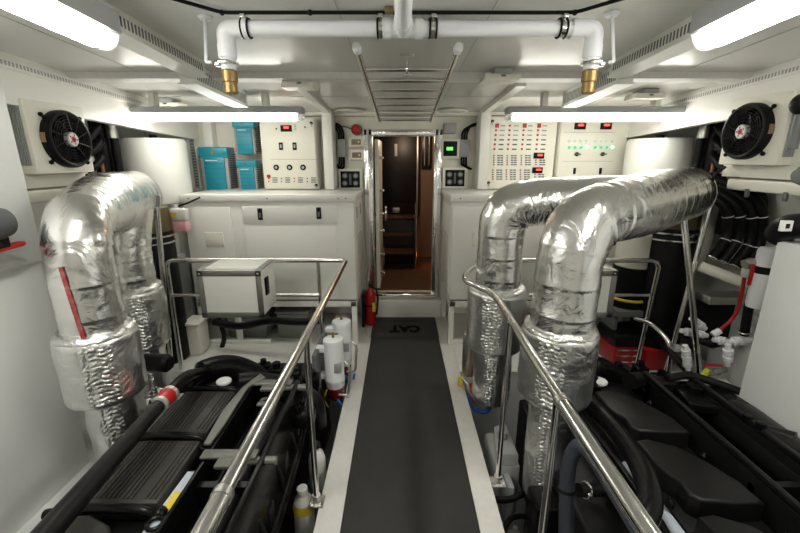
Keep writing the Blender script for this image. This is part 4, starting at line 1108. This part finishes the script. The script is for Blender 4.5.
MB().tube(spline([at(218, 318, Y=3.2), at(224, 335, Y=3.2), at(222, 348, Y=3.2)]), .02, 12).build('tail', hose, t)
t = thing('grey_locker', 'dark grey box panel left of the cabinet below the pink bottle', 'box', (-1.93, 3.3, 0))
MB().box(-2.0, -1.84, 3.0, 3.3, 0.0, .78, .006).build('locker_body', greyd, t)
MB().box(-1.99, -1.85, 3.0, 3.25, .80, .83).build('locker_top', greym, t)
# coolant bottle
p = at(180, 219, Y=3.12)
t = thing('coolant_bottle', 'milky bottle of pink coolant with a yellow label hung beside the left cabinet', 'bottle', (p.x, p.y, p.z-.09))
MB().box(p.x-.065, p.x+.065, p.y-.04, p.y+.04, p.z-.01, p.z+.085, .018).build('bottle_top', bottle, t)
MB().box(p.x-.058, p.x+.062, p.y-.038, p.y+.038, p.z-.095, p.z-.008, .018).build('pink_liquid', pink, t)
MB().box(p.x-.05, p.x+.0, p.y-.043, p.y-.039, p.z+.025, p.z+.055).build('yellow_label', yellow, t)
MB().lathe([(.02, 0), (.02, .03), (0, .03)], (p.x-.02, p.y, p.z+.083)).build('cap', sticker, t)
MB().tube(spline([(p.x, p.y, p.z+.1), (p.x+.06, p.y+.02, p.z+.12), (p.x+.14, p.y+.08, p.z+.16)]), .007, 8).build('overflow_tube', hose, t)
# right: white canister with black lower half, tool case
p = at(634, 258, Y=3.06)
t = thing('pump_unit', 'white-topped black pump with a yellow ring behind the right guard rail', 'pump', (p.x, p.y, .35))
MB().lathe([(0, .78), (.13, .78), (.135, .79), (.135, 1.04), (.12, 1.06), (0, 1.06)], (p.x, p.y, 0), n=32).build('white_top', cream, t)
MB().lathe([(0, .45), (.13, .45), (.14, .47), (.14, .775), (0, .78)], (p.x, p.y, 0), n=32).build('black_body', plastic, t)
MB().torus((p.x, p.y, .52), .14, .012, (0, 0, 1)).build('yellow_ring', yellow, t)
MB().box(p.x-.16, p.x+.2, p.y-.16, p.y+.16, .40, .45, .006).box(p.x-.14, p.x-.11, p.y-.1, p.y+.1, 0, .40).box(p.x+.14, p.x+.17, p.y-.1, p.y+.1, 0, .40).build('stand', greyd, t)
t = thing('tool_case', 'red tool case with black padded top on the platform behind the right engine', 'tool case', (1.75, 3.0, 0))
a, b = at(611, 340, Y=2.92), at(652, 345, Y=2.92)
MB().box(a.x, a.x+.26, 2.86, 3.16, 0, .16, .01).build('case_body', mat('dark_red_enamel', (.28, .008, .008), .35), t)
MB().box(a.x-.01, a.x+.42, 2.85, 3.17, .162, .27, .04).build('padded_top', plastic, t)
for k in range(3): MB().box(a.x+.02, a.x+.24, 2.845, 2.862, .04+k*.05, .055+k*.05, .002).build('drawer_edge', steel, t)
a = at(665, 372, Y=2.70)
t = thing('red_crate', 'small red crate beside the bent steel rail on the right', 'crate', (a.x, 2.8, -.05))
MB().box(a.x-.10, a.x+.12, 2.79, 2.98, 0.0, .16, .01).build('crate_body', MATS['dark_red_enamel'], t)
MB().box(a.x-.11, a.x+.13, 2.785, 2.985, .16, .175, .004).build('crate_rim', red, t)

# ------------------------------------------------------------------ right hull side: hoses, manifold, valves
YH = 2.62
mp0, mp1 = at(700, 266, Y=YH), at(752, 286, Y=YH-.14)
t = thing('hose_manifold', 'pale horizontal manifold pipe with hose tails low on the right hull', 'manifold', mp0)
MB().tube([mp0, mp0.lerp(mp1, .5), mp1], .036, 22).build('manifold_body', cream, t)
MB().box(mp0.x+.02, mp1.x+.05, YH-.12, YH+.02, mp1.z-.14, mp1.z-.085, .005).build('support_shelf', steeld, t)
MB().box(mp0.x+.02, mp1.x+.05, YH+.0, YH+.10, mp1.z-.45, mp1.z-.15, .005).build('dark_support', plastic, t)
heads = [((700, 188), (722, 204), (727, 235), (712, 258)), ((706, 183), (733, 203), (738, 236), (722, 262)), ((716, 180), (745, 202), (750, 240), (733, 266)), ((724, 180), (756, 200), (760, 242), (743, 270))]
for k, pts in enumerate(heads):
    Yk = YH - .02 - k*.025
    P = [at(a, b, Y=Yk+.06*(1-j/3)) for j, (a, b) in enumerate(pts)]
    P[0] = P[0] + V((-.05, .15, .03))
    nmz = ['innermost', 'second', 'third', 'outermost'][k]
    t = thing('manifold_hose', 'black arched hose dropping to the pale manifold, %s of four' % nmz, 'hose', P[-1], 'arched black hoses on the right hull')
    S = spline(P, 10)
    MB().tube(S, .030, 16).build('hose_body', hose, t)
    for q in (14, 22):
        if q < len(S)-1: MB().torus(S[q], .031, .003, (S[q+1]-S[q])).build('cable_tie', sticker, t)
    MB().torus(P[-1], .031, .005, (S[-1]-S[-2])).build('hose_clamp', steel, t)
# white round tank behind
a = at(712, 228, Y=3.05); a.x = min(a.x, 2.20)
t = thing('round_tank', 'large pale round tank behind the arched hoses', 'tank', (a.x, 3.05, a.z-.35))
MB().lathe([(0, -.36), (.12, -.34), (.2, -.26), (.22, -.1), (.22, .12), (.2, .24), (.12, .30), (0, .32)], (a.x, 3.18, a.z), n=36).build('tank_shell', cream, t)
MB().box(a.x-.12, a.x+.12, 3.10, 3.28, 0, a.z-.3, .006).build('tank_stand', greyd, t)
# black machinery mass and pipes high under the fan
t = thing('pipe_cluster', 'black insulated pipe cluster below the right fan', 'pipes', (2.28, 2.5, 1.1))
for k, (pa, pb, pc) in enumerate((((745, 190), (765, 205), (768, 245)), ((752, 186), (775, 204), (774, 250)), ((700, 178), (725, 182), (748, 196)), ((738, 192), (750, 215), (752, 245)))):
    PP = [at(*pa, Y=2.78), at(*pb, Y=2.74), at(*pc, Y=2.70)]
    for v_ in PP: v_.x = min(v_.x, 2.39)
    MB().tube(spline(PP), .045, 16).build('insulated_pipe', hose, t)
MB().box(2.28, 2.44, 2.80, 2.95, 1.05, 1.42, .02).build('dark_housing', plastic, t)
a = at(732, 182, Y=2.7); MB().cyl(a+V((0, 0, -.05)), a+V((0, 0, .06)), .035).build('copper_fitting', brass, t)
a, b = at(742, 181, Y=2.45), at(798, 190, Y=2.2)
t = thing('drip_tray', 'pale shallow tray hanging under the right fan panel', 'tray', (2.15, 2.3, 1.4))
MB().box(2.04, 2.30, 2.05, 2.62, 1.405, 1.475, .015).build('tray_body', cream, t)
for y in (2.2, 2.45): MB().box(2.035, 2.05, y-.012, y+.012, 1.37, 1.42, .003).build('tray_clip', greyd, t)
t = thing('drip_tray', 'pale shallow tray hanging under the left fan panel', 'tray', (-2.15, 2.3, 1.4))
MB().box(-2.34, -2.04, 1.95, 2.58, 1.36, 1.43, .012).build('tray_body', cream, t)
# corner hoses behind fans
for s, nm, px0 in ((-1, 'left', 0), (1, 'right', 0)):
    t = thing('corner_pipework', 'black hoses and pipes in the dark corner between the %s fan and header tank' % nm, 'pipes', (s*2.2, 3.1, 1.3))
    for k in range(3):
        z = 1.80-.10*k
        P = [(s*2.42, 2.62, z-.02), (s*2.30, 2.74, z-.09), (s*2.22, 2.86, z-.08), (s*2.20, 2.98, z+.0), (s*2.26, 3.06, z+.06)]
        MB().tube(spline(P, 8), .030-.003*k, 14).build('hose', hose, t)
    MB().cyl((s*2.26, 3.08, 1.25), (s*2.26, 3.08, 1.92), .055).build('upright_pipe', plastic, t)
    MB().cyl((s*2.17, 3.10, 1.25), (s*2.17, 3.10, 1.92), .03).build('upright_pipe', plastic, t)
    MB().cyl((s*2.235, 3.02, 1.35), (s*2.235, 3.02, 1.70), .012).build('copper_tube', copper, t)
    MB().cyl((s*2.17, 3.09, 1.74), (s*2.17, 3.09, 1.86), .036).build('chrome_valve', steeld, t)
    MB().box(s*2.36, s*2.40, 2.62, 3.9, 1.5, 1.52).build('shelf_rail', steeld, t)
# canister with black label
a = at(770, 248, Y=2.12)
t = thing('strainer_housing', 'white cylindrical strainer with a black label beside the right tank box', 'strainer', (a.x, 2.12, a.z-.34))
MB().lathe([(0, -.34), (.045, -.34), (.05, -.32), (.05, -.02), (.042, 0), (0, .004)], a, n=28).build('housing', pvc, t)
MB().lathe([(.0515, -.14), (.0515, -.10)], a, n=28).build('black_label', plastic, t)
# red hose and valves
P = [at(745, 272, Y=2.3), at(742, 292, Y=2.28), at(735, 315, Y=2.28), at(718, 332, Y=2.3)]
t = thing('red_hose', 'bright red hose curving down to the white fittings on the right', 'hose', P[-1])
MB().tube(spline(P, 8), .010, 12).build('hose_body', red, t)
MB().cyl(P[0]+V((0, 0, -.03)), P[0]+V((0, 0, .02)), .018).build('upper_ferrule', pvc, t)
MB().cyl(P[-1]+V((-.03, 0, -.02)), P[-1]+V((.01, 0, .01)), .02).build('lower_ferrule', pvc, t)
P = [at(755, 280, Y=2.15), at(750, 300, Y=2.15), at(744, 335, Y=2.15)]
t = thing('discharge_hose', 'short black hose with a steel elbow and red lever beside the red hose', 'hose', P[-1])
MB().tube(spline(P, 8), .024, 14).build('hose_body', hose, t)
MB().tube(spline([P[0], P[0]+V((.0, 0, .06)), P[0]+V((-.04, 0, .10)), P[0]+V((-.08, 0, .09))]), .027, 14).build('steel_elbow', steeld, t)
for f in (.05, .95): MB().torus(P[0].lerp(P[-1], f), .027, .006, (P[-1]-P[0])).build('hose_clamp', steel, t)
MB().box(P[0].x-.07, P[0].x-.05, P[0].y-.04, P[0].y-.03, P[0].z-.02, P[0].z+.10, .004).build('red_lever', red, t)
# white fittings row
def fit(px, py, Y, dirv, lbl, n=3):
    c = at(px, py, Y=Y); d = V(dirv).normalized(); t = thing('pipe_fitting', lbl, 'pipe fitting', c, 'white plastic pipe fittings on the right hull')
    for k in range(n):
        q = c + d*(.045*k)
        MB().lathe([(.020, -.018), (.027, -.016), (.027, .014), (.020, .018)], q, d, 16).build('union_nut', pvc, t)
    MB().cyl(c-d*.05, c+d*(.045*n), .016).build('plastic_pipe', pvc, t)
fit(688, 332, 2.45, (1, 0, -.2), 'white plastic fitting behind the struts, the upper left one')
fit(722, 341, 2.25, (1, -.2, -.1), 'white plastic fitting at the foot of the red hose', 2)
fit(736, 341, 2.15, (1, 0, .1), 'white plastic fitting at the foot of the black discharge hose', 2)
fit(686, 352, 2.35, (.3, 0, -1), 'upright white plastic fitting between the two struts')
fit(696, 322, 2.55, (.6, 0, -.4), 'white plastic fitting behind the struts, just above the black pipe', 2)
fit(728, 352, 2.12, (.2, 0, -1), 'upright white plastic fitting beside the tank box', 2)
fit(676, 348, 2.62, (1, 0, -.1), 'white plastic fitting farthest left beside the bent rail', 2)
fit(712, 385, 2.2, (1, 0, .3), 'white plastic fitting below the yellow valve', 2)
t = thing('valve_pipe', 'black pipe linking the white fittings behind the struts', 'pipe', at(705, 338, Y=2.35))
MB().tube([at(692, 338, Y=2.42), at(712, 345, Y=2.3), at(735, 340, Y=2.2)], .022, 14).build('pipe_body', hose, t)
MB().tube(spline([at(655, 335, Y=2.9), at(668, 350, Y=2.6), at(688, 372, Y=2.4), at(700, 385, Y=2.35)]), .022, 14).build('lower_pipe', hose, t)
c = at(708, 374, Y=2.15)
t = thing('ball_valve', 'yellow and brass ball valve with a red lever near the right tank box', 'valve', c)
MB().cyl(c+V((-.05, 0, -.05)), c+V((.0, 0, .03)), .020).build('yellow_body', mat('yellow_green', (.45, .48, .04), .4), t)
MB().cyl(c+V((.0, 0, .0)), c+V((.10, 0, .03)), .018).lathe([(.024, -.012), (.024, .012)], c+V((.05, 0, .015)), (1, 0, .2), 6).build('valve_body', steeld, t)
MB().box(c.x-.03, c.x+.07, c.y-.012, c.y+.012, c.z+.055, c.z+.063, .002).build('red_lever', red, t)
# sloped grey bed plate and shelf where valves sit
struct('wall_side_shelf', MB().box(1.80, 2.44, 1.9, 2.78, -.10, -.05).box(2.30, 2.44, 1.9, 2.78, -.05, .55, .01), tankw, 'white side shelf on the right')
struct('wall_side_shelf', MB().box(-2.44, -1.62, 1.86, 2.78, -.10, -.05), tankw, 'white side shelf on the left')
t = thing('valve_chest', 'white sloping valve chest beside the right tank box', 'valve chest', (1.95, 2.1, -.05))
MB().prism([(1.82, 1.93), (2.2, 1.93), (2.25, 2.28), (1.95, 2.28)], -.05, .22, .02).build('chest_body', tankw, t)
a = at(733, 362, Y=1.93)
MB().box(1.90, 1.97, 1.922, 1.932, .1, .16, .002).build('black_label', plastic, t)
a = at(741, 347, Y=2.2)
MB().box(2.02, 2.22, 2.03, 2.25, .22, .50, .02).build('upper_block', tankw, t)

# foreground right: black pipe bend with a white square label
P = [V((2.22, 1.70, 1.31)), V((1.98, 1.70, 1.315)), V((1.82, 1.73, 1.315)), V((1.755, 1.84, 1.29)), V((1.79, 1.92, 1.24))]
t = thing('black_pipe_bend', 'thick black pipe bend with a white square mark above the right tank box', 'pipe', (1.8, 1.75, 1.22))
MB().tube(spline(P, 8), .058, 24).build('bend', plastic, t)
MB().lathe([(.066, -.02), (.072, -.015), (.072, .015), (.066, .02)], P[1]+V((.12, 0, 0)), (1, 0, 0), 28).build('flange_band', blackg, t)
a = at(787, 226, Y=1.640)
q = MB().box(a.x-.022, a.x+.022, a.y-.003, a.y+.012, a.z-.022, a.z+.022, .001, ).build('white_mark', sticker, t)
MB().box(a.x-.008, a.x+.008, a.y-.005, a.y-.002, a.z-.010, a.z+.010).build('black_symbol', plastic, q)
t = thing('grey_pipe_end', 'grey rounded pipe end at the right edge below the fan', 'pipe', (2.0, 1.85, 1.46))
a = at(806, 177, Y=1.78)
MB().lathe([(0, -.0), (.03, .01), (.045, .04), (.045, .12), (.038, .14), (.038, .3)], a-V((.05, 0, .0)), (1, 0, .15), 24).build('rounded_end', greyd, t)
MB().tube([a+V((.22, 0, .03)), a+V((.22, 0, -.22)), a+V((.22, 0, -.32))], .03, 14).build('down_pipe', greym, t)
t = thing('black_knob', 'black round knob at the right edge above the grey pipe end', 'lamp', (2.2, 1.9, 1.7))  # round black knob on a stem and arm, gives no light
a = at(799, 104, Y=1.98)
MB().ball(a+V((.02, 0, 0)), .05, 20, (1, 1, 1)).build('head', plastic, t)
MB().cyl(a+V((.02, 0, -.04)), a+V((.02, 0, -.2)), .02).build('stem', greyd, t)
MB().cyl(a+V((.02, 0, 0)), (2.26, a.y, a.z), .015).build('arm', greyd, t)

# foreground left: grey bottle with red handle
a = at(-14, 225, X=-1.66)
t = thing('fire_bottle', 'dark grey rounded bottle fixed to the left tank side', 'bottle', a)
MB().lathe([(0, .10), (.03, .095), (.058, .07), (.066, .03), (.066, -.25), (0, -.26)], a+V((0, 0, 0)), (0, 1, 0), 28).build('bottle_body', mat('dark_grey_enamel', (.07, .075, .075), .35), t)
MB().box(a.x-.085, a.x+.02, a.y-.08, a.y+.06, a.z-.10, a.z-.055, .006).build('black_bracket', plastic, t)
MB().tube(spline([a+V((-.05, -.25, -.10)), a+V((.0, -.05, -.105)), a+V((.01, .10, -.10)), a+V((-.01, .135, -.10)), a+V((-.045, .10, -.105)), a+V((-.06, -.1, -.115))], 8), .009, 12).build('red_handle', red, t)

# ------------------------------------------------------------------ world + view
w = bpy.data.worlds.new('world'); bpy.context.scene.world = w; w.use_nodes = True
w.node_tree.nodes['Background'].inputs['Color'].default_value = (.9, .95, 1, 1)
w.node_tree.nodes['Background'].inputs['Strength'].default_value = .05
sc = bpy.context.scene
sc.view_settings.view_transform = 'Standard'; sc.view_settings.look = 'None'; sc.view_settings.gamma = 1
sc.view_settings.use_curve_mapping = False; sc.view_settings.exposure = 1.55
